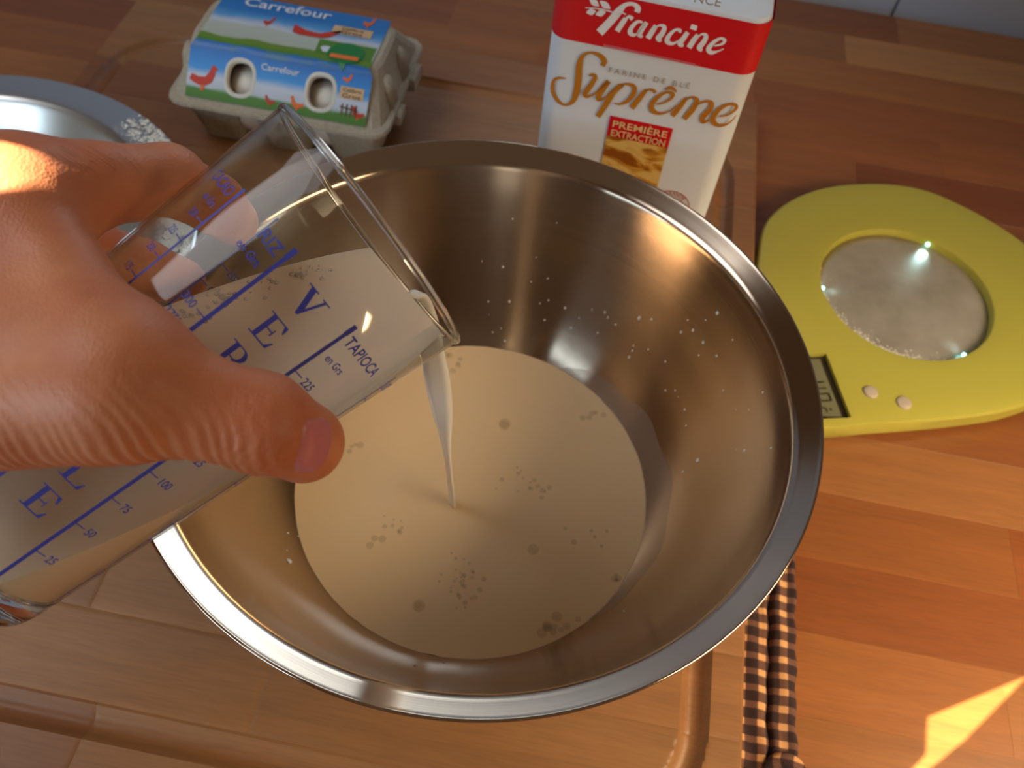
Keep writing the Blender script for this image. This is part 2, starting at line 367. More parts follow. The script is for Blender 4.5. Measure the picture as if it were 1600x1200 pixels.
lw = node(nt, 'ShaderNodeLayerWeight'); lw.inputs['Blend'].default_value = .5; pw_ = node(nt, 'ShaderNodeMath', operation='POWER'); pw_.inputs[1].default_value = 3.2; link(nt, lw, 'Facing', pw_, 0); fr = node(nt, 'ShaderNodeMath', operation='MULTIPLY_ADD'); fr.inputs[1].default_value = .75; fr.inputs[2].default_value = .02; link(nt, pw_, 0, fr, 0); mx = node(nt, 'ShaderNodeMixShader')
link(nt, fr, 0, mx, 0); link(nt, tr, 0, mx, 1); link(nt, gl, 0, mx, 2); link(nt, mx, 0, out, 0); GLASS = m
m, nt, b = nmat('foot_glass'); b.inputs['Transmission Weight'].default_value = 1; b.inputs['Roughness'].default_value = .02; b.inputs['IOR'].default_value = 1.48; b.inputs['Base Color'].default_value = (.97, .99, .98, 1); FOOTG = m
WT_ = .0006
prof = [(grad(s), s) for s in np.linspace(.0012, .1325, 14)] + [(grad(s) - WT_, s) for s in np.linspace(.1325, .0012, 14)]
prof += [(GR - WT_ - .0002, 0.0003), (GR - WT_ / 2, -.0005), (GR + .0004, 0.0002)]
V, Fc = glasslathe(prof); o = mk('glass_wall', V, Fc, GLASS, glass); autosmooth(o, 70)
rb_ = [(GR - .0004 + .0010 * math.cos(t), .0004 + .0011 * math.sin(t)) for t in np.linspace(0, 2 * np.pi, 10, endpoint=False)]; V, Fc = glasslathe(rb_); mk('rim_bead', V, Fc, FOOTG, glass)
fp = [(.0001, .1335), (.02, .1337), (.0268, .1332), (grad(.133) - .0004, .1326), (grad(.135), .1345), (grad(.141), .1405), (grad(.144) - .0012, .1445), (.0262, GL), (.022, GL), (.019, GL - .0025), (.0001, GL - .0032)]
V, Fc = glasslathe(cr(fp, 3).tolist()); o = mk('thick_foot', V, Fc, FOOTG, glass); autosmooth(o, 70)

# prints on the glass ------------------------------------------------
INK = plain('blue_print', srgb(70, 76, 180), .45)
_tc = {}
def textmesh(txt, size):
    c = bpy.data.curves.new('t', 'FONT'); c.body = txt; c.size = size; c.resolution_u = 3; c.offset = .014 * size
    o = bpy.data.objects.new('t', c); COL.objects.link(o); bpy.context.view_layer.update()
    me = bpy.data.meshes.new_from_object(o.evaluated_get(bpy.context.evaluated_depsgraph_get()))
    V = np.array([v.co[:] for v in me.vertices]) if len(me.vertices) else np.zeros((0, 3)); Fc = [tuple(p.vertices) for p in me.polygons]
    bpy.data.objects.remove(o); bpy.data.curves.remove(c); bpy.data.meshes.remove(me); return V, Fc
class Acc:
    def __init__(s): s.V = []; s.F = []
    def add(s, V, Fc):
        n = len(s.V); s.V += [tuple(v) for v in V]; s.F += [tuple(i + n for i in f) for f in Fc]
def gmap(pts, s0, phi0, off=.00012):
    """flat print coordinates (x around the glass, y towards the rim) wrapped on the cone"""
    out = []
    for x, y in pts:
        s = s0 - y; out.append(gp(s, phi0 + x / grad(s), off))
    return out
def gtext(acc, txt, size, s0, phideg, align='L', sx=1.0):
    V, Fc = textmesh(txt, size); V = V.copy(); V[:, 0] *= sx
    wd = V[:, 0].max()
    if align == 'C': V[:, 0] -= wd / 2
    if align == 'R': V[:, 0] -= wd
    acc.add(gmap(V[:, :2], s0, math.radians(phideg)), Fc)
def grect(acc, x0, x1, y0, y1, s0, phideg, n=1):
    for i in range(n):
        a = y0 + (y1 - y0) * i / n; c = y0 + (y1 - y0) * (i + 1) / n
        acc.add(gmap([(x0, a), (x1, a), (x1, c), (x0, c)], s0, math.radians(phideg)), [(0, 1, 2, 3)])
NP = [0]
def flush(name):
    if A.F: mk(name, A.V, A.F, INK, glass, smooth=False); A.V.clear(); A.F.clear()
A = Acc()
def vline(ph0, s0, s1, w0):
    n = 40
    for i in range(n):
        a = s0 + (s1 - s0) * i / n; c = s0 + (s1 - s0) * (i + 1) / n; q0, q1 = math.radians(ph0), math.radians(ph0)
        A.add([gp(a, q0 - w0 / grad(a), .00012), gp(c, q1 - w0 / grad(c), .00012), gp(c, q1 + w0 / grad(c), .00012), gp(a, q0 + w0 / grad(a), .00012)], [(0, 1, 2, 3)])
    grect(A, -w0 * 1.3, w0 * 1.3, -.003, .0005, s0, ph0); flush('scale_line')
vline(-40.6, 22.5 / 1000, .131, .0004); vline(-9.4, .0215, .131, .00055); vline(25.6, .0215, .131, .00055); vline(67.5, .0215, .1315, .0003); vline(-150, .02, .12, .0003); vline(160, .02, .12, .0003); vline(112, .02, .12, .0003); vline(-95, .02, .12, .0003)
def ticks(ph, dirn, vals, ss, size=.0034, sx=.85, tl=.0034):
    for v, s in zip(vals, ss):
        grect(A, 0 if dirn > 0 else -tl, tl if dirn > 0 else 0, -.00017, .00017, s, ph); flush('graduation_mark')
        gtext(A, str(v), size, s + size * .36, ph + dirn * math.degrees((tl + .0007) / grad(s)), 'L' if dirn > 0 else 'R', sx); flush('scale_number')
ticks(-40.6, -1, [250, 225, 200, 175, 150, 125, 100, 75, 50, 25], [.0355, .0422, .0491, .0564, .064, .072, .0805, .0895, .100, .112], .0031, .7, .0032)
ticks(-9.4, -1, [300, 275, 250, 225, 200, 175, 150, 125, 100, 75, 50, 25], [.0488, .0544, .0605, .0668, .0732, .08, .087, .0942, .1018, .1098, .1182, .1265])
ticks(25.6, 1, [225, 200, 175, 150, 125, 100, 75, 50, 25], [.0400, .0480, .0565, .0650, .0739, .0840, .0954, .1061, .1179])
ticks(67.5, 1, [40, 35, 30, 25, 20, 15, 10, 5], [.0315, .046, .06, .074, .0939, .1017, .1188, .127], .0026, .8, .002)
ticks(-150, -1, [250, 225, 200, 175, 150], [.034, .0425, .0505, .058, .066], .0031, .8)
gtext(A, 'TAPIOCA', .0046, .0262, 28, 'L', .86); flush('scale_title'); gtext(A, 'en Grs', .0031, .0325, 29, 'L', .85); flush('scale_title')
gtext(A, 'RIZ', .0050, .0265, -12, 'R', .95); flush('scale_title'); gtext(A, 'en Grs', .0033, .0318, -13, 'R', .9); flush('scale_title')
gtext(A, 'CACAO', .0046, .0268, -43.5, 'R', .72); flush('scale_title'); gtext(A, 'en Grs', .003, .0315, -44, 'R', .75); flush('scale_title')
gtext(A, 'LIQUIDE', .0044, .0262, 69, 'L', .8); flush('scale_title')
# serif capitals
def poly(acc, pts, s0, ph): acc.add(gmap(pts, s0, math.radians(ph)), [tuple(range(len(pts)))])
def rect(x0, x1, y0, y1): return [(x0, y0), (x1, y0), (x1, y1), (x0, y1)]
K = .0076
def letter(ch, stop, ph):
    s0 = stop + K; u = K
    L = []
    if ch == 'V':
        L += [[(.12, 1), (.34, 1), (.62, .18), (.52, 0), (.46, 0)], [(.46, 0), (.56, 0), (.90, 1), (.80, 1)], rect(0, .46, .95, 1), rect(.68, 1.04, .95, 1)]
    if ch in 'EL':
        L += [rect(.14, .32, 0, 1), rect(0, .46, 0, .05), rect(.3, .82, 0, .055), [(.82, 0), (.90, .30), (.85, .30), (.70, .05)]]
    if ch == 'E':
        L += [rect(.0, .80, .95, 1), [(.80, 1), (.84, .72), (.79, .72), (.66, .95)], rect(.3, .58, .485, .535), rect(.56, .61, .37, .65)]
    if ch == 'L': L += [rect(0, .46, .95, 1)]
    if ch == 'R':
        L += [rect(.14, .32, 0, 1), rect(0, .46, 0, .05), rect(0, .5, .95, 1), rect(.3, .5, .48, .53), [(.45, .5), (.62, .5), (.9, .05), (.72, 0)], rect(.7, 1.0, 0, .05)]
        c = []
        for a in np.linspace(-90, 90, 13):
            t = math.radians(a); c.append(((.5 + .30 * math.cos(t), .74 + .26 * math.sin(t)), (.5 + .13 * math.cos(t), .74 + .21 * math.sin(t))))
        for (a, b_), (c_, d_) in zip(c[:-1], c[1:]): L.append([a, c_, d_, b_])
    for pl in L: poly(A, [(x * u, y * u) for x, y in pl], s0, ph)
    flush('capital_letter')
for ch, st in zip('VER', (.0232, .0346, .0460)): letter(ch, st, 2.4)
for ch, st in zip('LE', (.0920, .1036)): letter(ch, st, 3.6)

# milk in the glass -------------------------------------------------------
dn = -(np.array([0, 0, 1.]) - GN * GN[2]); dn /= np.linalg.norm(dn); sd = np.cross(GN, dn)
lowrim = GC + (GR - WT_) * dn
MH = lowrim[2] + .0058
prof = [(grad(s) - WT_ - .00012, s) for s in np.linspace(.001, .1322, 30)] + [(.0001, .1322), (.0001, .001)]
V, Fc = glasslathe(prof, 160)
me = bpy.data.meshes.new('milk_volume'); me.from_pydata([tuple(v - GB) for v in V], [], Fc)
bm = bmesh.new(); bm.from_mesh(me); bmesh.ops.remove_doubles(bm, verts=bm.verts, dist=1e-5)
res = bmesh.ops.bisect_plane(bm, geom=bm.verts[:] + bm.edges[:] + bm.faces[:], plane_co=(0, 0, MH - GB[2]), plane_no=(0, 0, 1), clear_outer=True)
ed = [e for e in res['geom_cut'] if isinstance(e, bmesh.types.BMEdge)]
bmesh.ops.triangle_fill(bm, use_beauty=True, edges=ed)
bmesh.ops.recalc_face_normals(bm, faces=bm.faces)
for f in bm.faces: f.smooth = True
for e in bm.edges:
    if len(e.link_faces) == 2: e.smooth = e.calc_face_angle(0) < .6
bm.to_mesh(me); bm.free(); me.materials.append(MILKG)
mg = bpy.data.objects.new('milk_volume', me); COL.objects.link(mg); mg.location = GB
mg.name = 'milk_in_glass'; tag(mg, 'pale milk filling the tipped measuring glass, level with its lip', 'milk')

BUBG = plain('glass_bubble_film', (.60, .52, .44), .1); BUBG.node_tree.nodes['Principled BSDF'].inputs['Alpha'].default_value = .5
V = []; Fc = []; MZ_keep = MZ; MZ = MH
for cx, cy, sx_, sy_, n, r0 in [(500, 412, 26, 4, 16, .0006), (466, 420, 14, 3, 7, .0012), (420, 432, 18, 5, 10, .0007), (360, 452, 24, 6, 16, .0008), (352, 462, 8, 4, 3, .0015), (300, 486, 20, 8, 14, .0007), (310, 480, 10, 5, 3, .0012), (240, 505, 20, 8, 10, .0007)]:
    for _ in range(n):
        p = at(cx + rng.randn() * sx_, cy + 10 + rng.randn() * sy_ - (cx - 400) * 0, MH)
        q = p - GC; s_q = -(q @ GN); rq = np.linalg.norm(q + s_q * GN)
        if rq < grad(s_q) - .0022: bub(p[0], p[1], r0 * rng.uniform(.5, 1.2))
MZ = MZ_keep
if Fc: o = mk('foam_bubbles', V, Fc, BUBG, mg); tag(o, kind='stuff')
# milk stream
STREAM = milkmat('milk_stream', (.93, .84, .74), .2)
E = pour_hit
path = [lowrim - GN * .004 + np.array([0, 0, .0004]), lowrim + GN * .0005 + np.array([0, 0, .0003]), lowrim + dn * .0026 + GN * .0015]
q0 = path[-1]
for t in np.linspace(.10, 1, 12):
    xy = q0[:2] + (E[:2] - q0[:2]) * t; path.append(np.array([xy[0], xy[1], q0[2] + (.0415 - q0[2]) * (t * .55 + t * t * .45)]))
P = cr(path, 5); n = len(P); V = []; k = 20
vs = [(cr([(.0012,), (.0060,), (.0088,), (.0086,), (.0094,), (.0084,), (.0048,), (.0034,), (.0040,)], 20))[:, 0]][0]
right = M[:, 0]
for i, p in enumerate(P):
    u = i / (n - 1); a = np.interp(u, np.linspace(0, 1, len(vs)), vs) * .62; tw = 1.2 * u + .15 * math.sin(9 * u)
    T = P[min(i + 1, n - 1)] - P[max(i - 1, 0)]; T /= np.linalg.norm(T); s_ = right - T * (right @ T); s_ /= np.linalg.norm(s_); b_ = np.cross(T, s_)
    for j in range(k):
        t = 2 * np.pi * j / k; ca, sa = a * math.cos(t), a * (.42 + .25 * u) * math.sin(t) * (1 + .18 * math.cos(3 * t))
        V.append(p + s_ * (ca * math.cos(tw) - sa * math.sin(tw)) + b_ * (ca * math.sin(tw) + sa * math.cos(tw)))
Fc = [(i * k + j, i * k + (j + 1) % k, (i + 1) * k + (j + 1) % k, (i + 1) * k + j) for i in range(n - 1) for j in range(k)] + [tuple(range(k))[::-1], tuple(range((n - 1) * k, n * k))]
o = mk('milk_stream', V, Fc, STREAM, None, loc=E); tag(o, 'thin twisting stream of milk falling from the glass lip into the bowl', 'milk')
# ------------------------------------------------------------------ left steel pan with floured rim
PC = np.array([-.331, .076, .02])
pan = empty('steel_pan', PC); tag(pan, 'shiny shallow steel pan with flour on its wide rim, behind the hand', 'pan')
pp = cr([(.0005, .0035), (.06, .0035), (.085, .005), (.100, .012), (.113, .026), (.121, .038), (.1235, .0405)], 5)[:-1].tolist() + cr([(.1235, .0405), (.1265, .0415), (.136, .0410), (.1455, .0400), (.149, .0388), (.1492, .0372), (.1475, .0368)], 4).tolist() + [(.125, .0385), (.1225, .0365), (.112, .0225), (.099, .0085), (.084, .0012), (.06, 0), (.0005, 0)]
V, Fc = lathe(pp, 144, PC); o = mk('pan_body', V, Fc, STEEL2, pan); autosmooth(o, 60)
FLOUR = plain('flour', srgb(232, 226, 212), .95, bump=.8, bscale=500)
V = []; Fc = []
for _ in range(5200):
    a = math.radians(rng.uniform(-25, 62)); q = abs(rng.randn()) ; r_ = rng.uniform(.127, .1475); dens = math.exp(-((math.degrees(a) - 24) / 26) ** 2) + .08
    if rng.rand() > dens: continue
    x, y = PC[0] + r_ * math.cos(a), PC[1] + r_ * math.sin(a); z = PC[2] + .0412; sc = rng.uniform(.0003, .0015); n0 = len(V); k = 6
    for j in range(k):
        t = 2 * np.pi * j / k + q; rr = sc * rng.uniform(.6, 1.3); V.append((x + rr * math.cos(t), y + rr * math.sin(t), z))
    V.append((x, y, z + sc * .35))
    for j in range(k): Fc.append((n0 + j, n0 + (j + 1) % k, n0 + k))
o = mk('flour_dusting', V, Fc, FLOUR, pan, False); tag(o, kind='stuff')

# ------------------------------------------------------------------ flour packet
BW, BD, BH = .101, .062, .196
ba = math.radians(-3); BO = np.array([-.0035, .1705, BT])
bex = np.array([math.cos(ba), math.sin(ba), 0]); bey = np.array([-math.sin(ba), math.cos(ba), 0])
def bp_(x, y, z): return BO + bex * x + bey * y + np.array([0, 0, z])
bag = empty('flour_packet', bp_(BW / 2, BD / 2, 0)); tag(bag, 'tall white flour packet with a red band and golden script, behind the bowl', 'flour packet')
BAGW = plain('packet_paper', srgb(222, 230, 240), .42, bump=.25, bscale=45); BAGR = plain('red_print', srgb(214, 12, 28), .38); BAGG = plain('gold_print', srgb(190, 122, 28), .4)
cr_ = .009
def bagring(z, inset=0, off=0, sag=1):
    pts = []
    for cx, cy, a0 in [(BW - cr_, cr_, -90), (BW - cr_, BD - cr_, 0), (cr_, BD - cr_, 90), (cr_, cr_, 180)]:
        for a in np.linspace(a0, a0 + 90, 7):
            t = math.radians(a); pts.append((cx + (cr_ + off) * math.cos(t), cy + (cr_ + off) * math.sin(t)))
    # subdivide front and back, with a slight belly
    out = []
    for i in range(len(pts)):
        p, q = pts[i], pts[(i + 1) % len(pts)]; out.append(p)
        if math.hypot(p[0] - q[0], p[1] - q[1]) > .03:
            for t in np.linspace(0, 1, 12)[1:-1]: out.append((p[0] + (q[0] - p[0]) * t, p[1] + (q[1] - p[1]) * t))
    return [(x + (BW / 2 - x) * inset, y + (BD / 2 - y) * inset) for x, y in out]
zs = [(0, .10), (.0012, .03), (.004, .006), (.012, 0)] + [(z, 0) for z in np.linspace(.02, .18, 17)] + [(.187, .0), (.193, .006), (.1955, .03), (.196, .12)]
V = []; rn = len(bagring(0))
for z, ins in zs: V += [bp_(x, y, z) for x, y in bagring(z, ins)]
Fc = [(i * rn + j, i * rn + (j + 1) % rn, (i + 1) * rn + (j + 1) % rn, (i + 1) * rn + j) for i in range(len(zs) - 1) for j in range(rn)] + [tuple(range(rn))[::-1], tuple(range((len(zs) - 1) * rn, len(zs) * rn))]
o = mk('paper_body', V, Fc, BAGW, bag); autosmooth(o, 50)
# folded top flap
V, Fc = boxv(.004, BW - .004, .024, .046, BH - .0005, BH + .004, .001); V = [bp_(*v) for v in V]; mk('top_flap', V, Fc, BAGW, bag, False)
def bagpix(px, py, off=.0003):
    """point of the packet's front face seen at a photograph pixel"""
    d = M @ np.array([(px - 800) / F, -(py - 600) / F, -1.]); t = ((BO - bey * off - CAM) @ bey) / (d @ bey); P = CAM + d * t
    return P
def baglocal(px, py):
    P = bagpix(px, py) - BO; return P @ bex, P[2]
# red band wraps round the corners
zr0 = baglocal(1000, 85)[1]; zr1 = baglocal(1040, 9)[1]
zr0, zr1 = min(zr0, zr1), max(zr0, zr1)
ring = bagring(0, 0, .0003); V = []; nzr = 6
for i in range(nzr + 1): V += [bp_(x, y, zr0 + (zr1 - zr0) * i / nzr) for x, y in ring]
Fc = [(i * rn + j, i * rn + (j + 1) % rn, (i + 1) * rn + (j + 1) % rn, (i + 1) * rn + j) for i in range(nzr) for j in range(rn)]
mk('red_band', V, Fc, BAGR, bag)
def ribbon(acc, pts, W, sub=6, conv=None, off=.0006):
    """pen stroke: pts in crop pixels, W pen widths"""
    P = cr([(x, y, w_) for (x, y), w_ in zip(pts, W)], sub); n = len(P); V = []
    for i in range(n):
        T = P[min(i + 1, n - 1), :2] - P[max(i - 1, 0), :2]; T /= (np.linalg.norm(T) + 1e-9); N_ = np.array([-T[1], T[0]])
        for s_ in (1, -1):
            q = P[i, :2] + N_ * s_ * P[i, 2] * .62; V.append(bagpix(*conv(*q), off))
    acc.add(V, [(2 * i, 2 * i + 1, 2 * i + 3, 2 * i + 2) for i in range(n - 1)])
cs = lambda x, y: (850 + x / 5, 70 + y / 5)
G = Acc()
ribbon(G, [(455, 165), (470, 125), (430, 80), (360, 62), (300, 90), (275, 160), (268, 260), (255, 360), (225, 440), (170, 470), (110, 440), (68, 370), (68, 300), (100, 262), (175, 262)], [30, 34, 26, 16, 26, 40, 42, 42, 30, 14, 22, 24, 22, 18, 6], conv=cs)
ribbon(G, [(350, 245), (375, 235), (400, 250), (370, 310), (320, 380), (340, 405), (400, 380), (450, 330), (505, 285)], [8, 20, 26, 32, 34, 18, 12, 16, 30], conv=cs)
ribbon(G, [(508, 285), (465, 340), (425, 400), (430, 432), (480, 410), (520, 370), (590, 305)], [28, 34, 34, 20, 12, 10, 10], conv=cs)
ribbon(G, [(620, 310), (545, 370), (500, 440), (460, 500), (420, 562)], [22, 34, 36, 34, 32], conv=cs)
ribbon(G, [(600, 320), (640, 306), (700, 325), (700, 380), (650, 440), (590, 465), (550, 455)], [10, 14, 26, 32, 24, 12, 8], conv=cs)
ribbon(G, [(800, 350), (760, 400), (720, 450), (685, 495)], [22, 32, 34, 34], conv=cs)
ribbon(G, [(790, 365), (820, 350), (850, 355), (870, 375)], [10, 14, 20, 24], conv=cs)
ribbon(G, [(880, 465), (930, 455), (990, 420), (1005, 385), (960, 372), (900, 400), (845, 460), (845, 510), (890, 535), (950, 530), (1000, 505), (1030, 475)], [10, 12, 18, 26, 16, 24, 32, 34, 22, 12, 8, 6], conv=cs)
ribbon(G, [(945, 352), (995, 335), (1035, 368)], [8, 24, 10], sub=3, conv=cs)
ribbon(G, [(1115, 415), (1070, 470), (1030, 520), (1000, 555)], [22, 32, 34, 30], conv=cs)
ribbon(G, [(1095, 440), (1150, 412), (1195, 430), (1170, 490), (1125, 545), (1095, 580)], [8, 14, 28, 34, 34, 30], conv=cs)
ribbon(G, [(1175, 480), (1250, 445), (1305, 450), (1300, 500), (1240, 565), (1240, 605), (1290, 590), (1330, 560)], [8, 14, 26, 32, 34, 20, 10, 8], conv=cs)
ribbon(G, [(1370, 560), (1430, 550), (1490, 510), (1500, 475), (1450, 465), (1380, 495), (1325, 560), (1325, 605), (1370, 630), (1430, 620), (1480, 580), (1500, 550)], [10, 12, 18, 24, 16, 24, 32, 34, 22, 12, 8, 5], conv=cs)
mk('gold_script_lettering', G.V, G.F, BAGG, bag, False)
cf = lambda x, y: (900 + x / 6.154, y / 6.154)
WHT = plain('white_print', srgb(240, 240, 244), .4)
G = Acc()
ribbon(G, [(585, 120), (595, 75), (545, 38), (470, 50), (410, 110), (340, 195), (225, 315)], [44, 44, 30, 36, 60, 62, 66], conv=cf)
ribbon(G, [(380, 150), (430, 120), (480, 140)], [10, 12, 10], conv=cf)
ribbon(G, [(480, 175), (440, 230), (395, 300)], [36, 42, 42], conv=cf)
ribbon(G, [(470, 190), (510, 160), (545, 185)], [14, 24, 34], conv=cf)
ribbon(G, [(640, 215), (590, 210), (530, 270), (525, 320), (570, 335), (620, 290), (670, 225)], [16, 26, 34, 40, 20, 12, 12], conv=cf)
ribbon(G, [(680, 215), (640, 270), (610, 330), (640, 355)], [34, 40, 40, 20], conv=cf)
ribbon(G, [(770, 245), (735, 300), (690, 370)], [34, 42, 42], conv=cf)
ribbon(G, [(740, 290), (800, 245), (850, 260), (830, 320), (790, 370), (820, 395)], [10, 16, 34, 40, 40, 22], conv=cf)
ribbon(G, [(990, 310), (1000, 290), (950, 290), (890, 350), (880, 400), (930, 420), (990, 390)], [30, 26, 22, 34, 40, 24, 10], conv=cf)
ribbon(G, [(1075, 310), (1040, 360), (1000, 420), (1035, 440)], [34, 40, 42, 22], conv=cf)
ribbon(G, [(1125, 285), (1140, 240)], [52, 48], conv=cf)
ribbon(G, [(1175, 335), (1130, 390), (1085, 460)], [34, 42, 42], conv=cf)
ribbon(G, [(1140, 375), (1210, 330), (1250, 345), (1230, 400), (1185, 460), (1215, 485)], [10, 16, 34, 40, 40, 22], conv=cf)
ribbon(G, [(1330, 440), (1400, 425), (1430, 390), (1390, 370), (1320, 410), (1275, 470), (1300, 505), (1360, 495), (1420, 470)], [12, 18, 28, 22, 30, 40, 34, 14, 8], conv=cf)
for x0, y0, x1, y1 in [(130, -15, 220, 60), (230, 10, 330, 85), (100, 120, 190, 110), (190, 140, 285, 115)]:
    ribbon(G, [(x0, y0), ((x0 + x1) / 2, (y0 + y1) / 2), (x1, y1)], [8, 52, 8], conv=cf)
ribbon(G, [(90, 75), (230, 85), (360, 120)], [8, 10, 10], conv=cf)
mk('white_script_lettering', G.V, G.F, WHT, bag, False)
def bagtext(txt, size, px, py, col, align='L', rot=0, sx=1, name='small_lettering', off=.0006, sp=1.0):
    V, Fc = textmesh(txt, size); V = V.copy(); V[:, 0] *= sx
    if align == 'C': V[:, 0] -= V[:, 0].max() / 2
    x0, z0 = baglocal(px, py)
    mk(name, [bp_(x0 + v[0], -off, z0 + v[1]) for v in V], Fc, col, bag, False)
GREY = plain('grey_print', srgb(168, 160, 150), .5)
bagtext('F A R I N E   D E   B L É', .0040, 950, 112, GREY, sx=1.02)
bagtext('NCE', .0062, 1083, 2, GREY)
def bagquad(p, mat, off, name):
    V = []
    for i in range(11):
        for j in range(2): pass
    V = [bagpix(x, y, off) for x, y in p]; return mk(name, V, [(0, 1, 2, 3)], mat, bag, False)
# small emblem with wheat picture
m, nt, b = nmat('wheat_picture'); tc = node(nt, 'ShaderNodeTexCoord'); nz = node(nt, 'ShaderNodeTexNoise'); mp = node(nt, 'ShaderNodeMapping'); mp.inputs['Rotation'].default_value = (0, .6, 0); mp.inputs['Scale'].default_value = (50, 1, 130); link(nt, tc, 'Object', mp, 0); link(nt, mp, 0, nz, 'Vector'); nz.inputs['Scale'].default_value = 1; nz.inputs['Distortion'].default_value = 1.2
rp = node(nt, 'ShaderNodeValToRGB'); rp.color_ramp.elements[0].position = .38; rp.color_ramp.elements[0].color = (*srgb(150, 84, 20), 1); rp.color_ramp.elements[1].position = .6; rp.color_ramp.elements[1].color = (*srgb(226, 190, 110), 1); e = rp.color_ramp.elements.new(.48); e.color = (*srgb(206, 150, 52), 1)
link(nt, nz, 0, rp, 0); link(nt, rp, 0, b, 'Base Color'); b.inputs['Roughness'].default_value = .4
x0, z1 = baglocal(954, 180); x1, zb = baglocal(1047, 218); zt = z1; zh = .0125; zb = .075
V = [bp_(x0, -.0005, zt - zh), bp_(x0, -.0005, zb), bp_(x1, -.0005, zb), bp_(x1, -.0005, zt - zh)]; mk('wheat_picture', V, [(0, 1, 2, 3)], m, bag, False)
V = [bp_(x0, -.0006, zt), bp_(x0, -.0006, zt - zh), bp_(x1, -.0006, zt - zh), bp_(x1, -.0006, zt)]; mk('red_plaque', V, [(0, 1, 2, 3)], BAGR, bag, False)
CRM = plain('cream_print', srgb(232, 196, 140), .4)
def fit(txt, xa, xb, z, h, mat):
    V, Fc = textmesh(txt, 1.); V = V.copy(); V[:, 0] -= V[:, 0].min(); V[:, 0] *= (xb - xa) / V[:, 0].max(); V[:, 1] *= h / .72
    mk('plaque_lettering', [bp_(xa + v[0], -.0010, z + v[1]) for v in V], Fc, mat, bag, False)
fit('PREMIÈRE', x0 + .002, x1 - .002, zt - .0062, .0042, CRM); fit('EXTRACTION', x0 + .002, x1 - .002, zt - .0118, .0042, CRM)
ribbon(G2 := Acc(), [(1030, 178), (1036, 176)], [2, 2], conv=lambda x, y: (x, y), off=.001); 
# thin double rule under the band, round seal
PNK = plain('pink_print', srgb(222, 150, 165), .4)
G = Acc(); ribbon(G, [(943, 72), (1000, 84), (1087, 103)], [1.2] * 3, conv=lambda x, y: (x, y)); ribbon(G, [(943, 69.5), (1000, 81.5), (1087, 100.5)], [.7] * 3, conv=lambda x, y: (x, y)); mk('thin_rule', G.V, G.F, PNK, bag, False)
SEAL = plain('seal_print', srgb(176, 84, 60), .5); G = Acc()
sx_, sz_ = baglocal(1048, 320)
for r0, r1 in ((.0098, .0103), (.0068, .0071)):
    for i in range(40):
        a, c = 2 * np.pi * i / 40, 2 * np.pi * (i + 1) / 40
        G.add([bp_(sx_ + r * math.cos(t), -.0005, sz_ + r * math.sin(t)) for r, t in ((r0, a), (r1, a), (r1, c), (r0, c))], [(0, 1, 2, 3)])
V, Fc = textmesh('GARANTIE', .0030); V = V.copy()
w_ = V[:, 0].max(); G.add([bp_(sx_ + (.0075 + v[1]) * math.sin((v[0] - w_ / 2) / .0085), -.0005, sz_ + (.0075 + v[1]) * math.cos((v[0] - w_ / 2) / .0085)) for v in V], Fc)
mk('round_seal', G.V, G.F, SEAL, bag, False)

# ------------------------------------------------------------------ egg carton
EC = np.array([-.1795, .281, BT]); carton = empty('egg_carton', EC); tag(carton, 'grey pulp egg carton with a blue and green farm label, behind the glass', 'egg carton')
m, nt, b = nmat('moulded_pulp'); b.inputs['Roughness'].default_value = .9; tc = node(nt, 'ShaderNodeTexCoord'); nz = node(nt, 'ShaderNodeTexNoise'); nz.inputs['Scale'].default_value = 420; nz.inputs['Detail'].default_value = 4; link(nt, tc, 'Object', nz, 0)
rp = node(nt, 'ShaderNodeValToRGB'); rp.color_ramp.elements[0].color = (*srgb(150, 138, 116), 1); rp.color_ramp.elements[1].color = (*srgb(196, 186, 166), 1); link(nt, nz, 0, rp, 0); link(nt, rp, 0, b, 'Base Color')
bp = node(nt, 'ShaderNodeBump'); bp.inputs['Strength'].default_value = .5; bp.inputs['Distance'].default_value = .0008; link(nt, nz, 0, bp, 'Height'); link(nt, bp, 0, b, 'Normal'); PULP = m
def rr(hx, hy, ch, n=4):
    pts = []
    for cx, cy, a0 in [(hx - ch, -hy + ch, -90), (hx - ch, hy - ch, 0), (-hx + ch, hy - ch, 90), (-hx + ch, -hy + ch, 180)]:
        for a in np.linspace(a0, a0 + 90, n): t = math.radians(a); pts.append((cx + ch * math.cos(t), cy + ch * math.sin(t)))
    return pts
hx, hy = .0725, .0545
# lid: (z, half x, half y, corner radius)
def loft(rings, c, cap0=False, cap1=False):
    V = []; n = len(rings[0][1])
    for z, pts in rings: V += [(c[0] + x, c[1] + y, c[2] + z) for x, y in pts]
    Fc = [(i * n + j, i * n + (j + 1) % n, (i + 1) * n + (j + 1) % n, (i + 1) * n + j) for i in range(len(rings) - 1) for j in range(n)]
    if cap0: Fc.append(tuple(range(n))[::-1])
    if cap1: Fc.append(tuple(range((len(rings) - 1) * n, len(rings) * n)))
    return V, Fc
th = .0012
lid_o = [(.038, rr(hx + .0015, hy + .0015, .012)), (.0395, rr(hx + .0015, hy + .0015, .012)), (.0405, rr(hx - .002, hy - .002, .012)), (.0655, rr(.0635, .0290, .014)), (.0675, rr(.0610, .0265, .014))]
lid_i = [(.0663, rr(.0600, .0255, .013)), (.0643, rr(.0622, .0277, .013)), (.0400, rr(hx - .0035, hy - .0035, .011)), (.038, rr(hx - .0035, hy - .0035, .011))]
n16 = 16
V = []
allr = lid_o
Vo, Fo = loft(lid_o, EC, False, True); Vi, Fi = loft(lid_i, EC, True, False)
Vall = Vo + Vi; k0 = len(Vo); Fall = Fo + [tuple(i + k0 for i in f) for f in Fi]
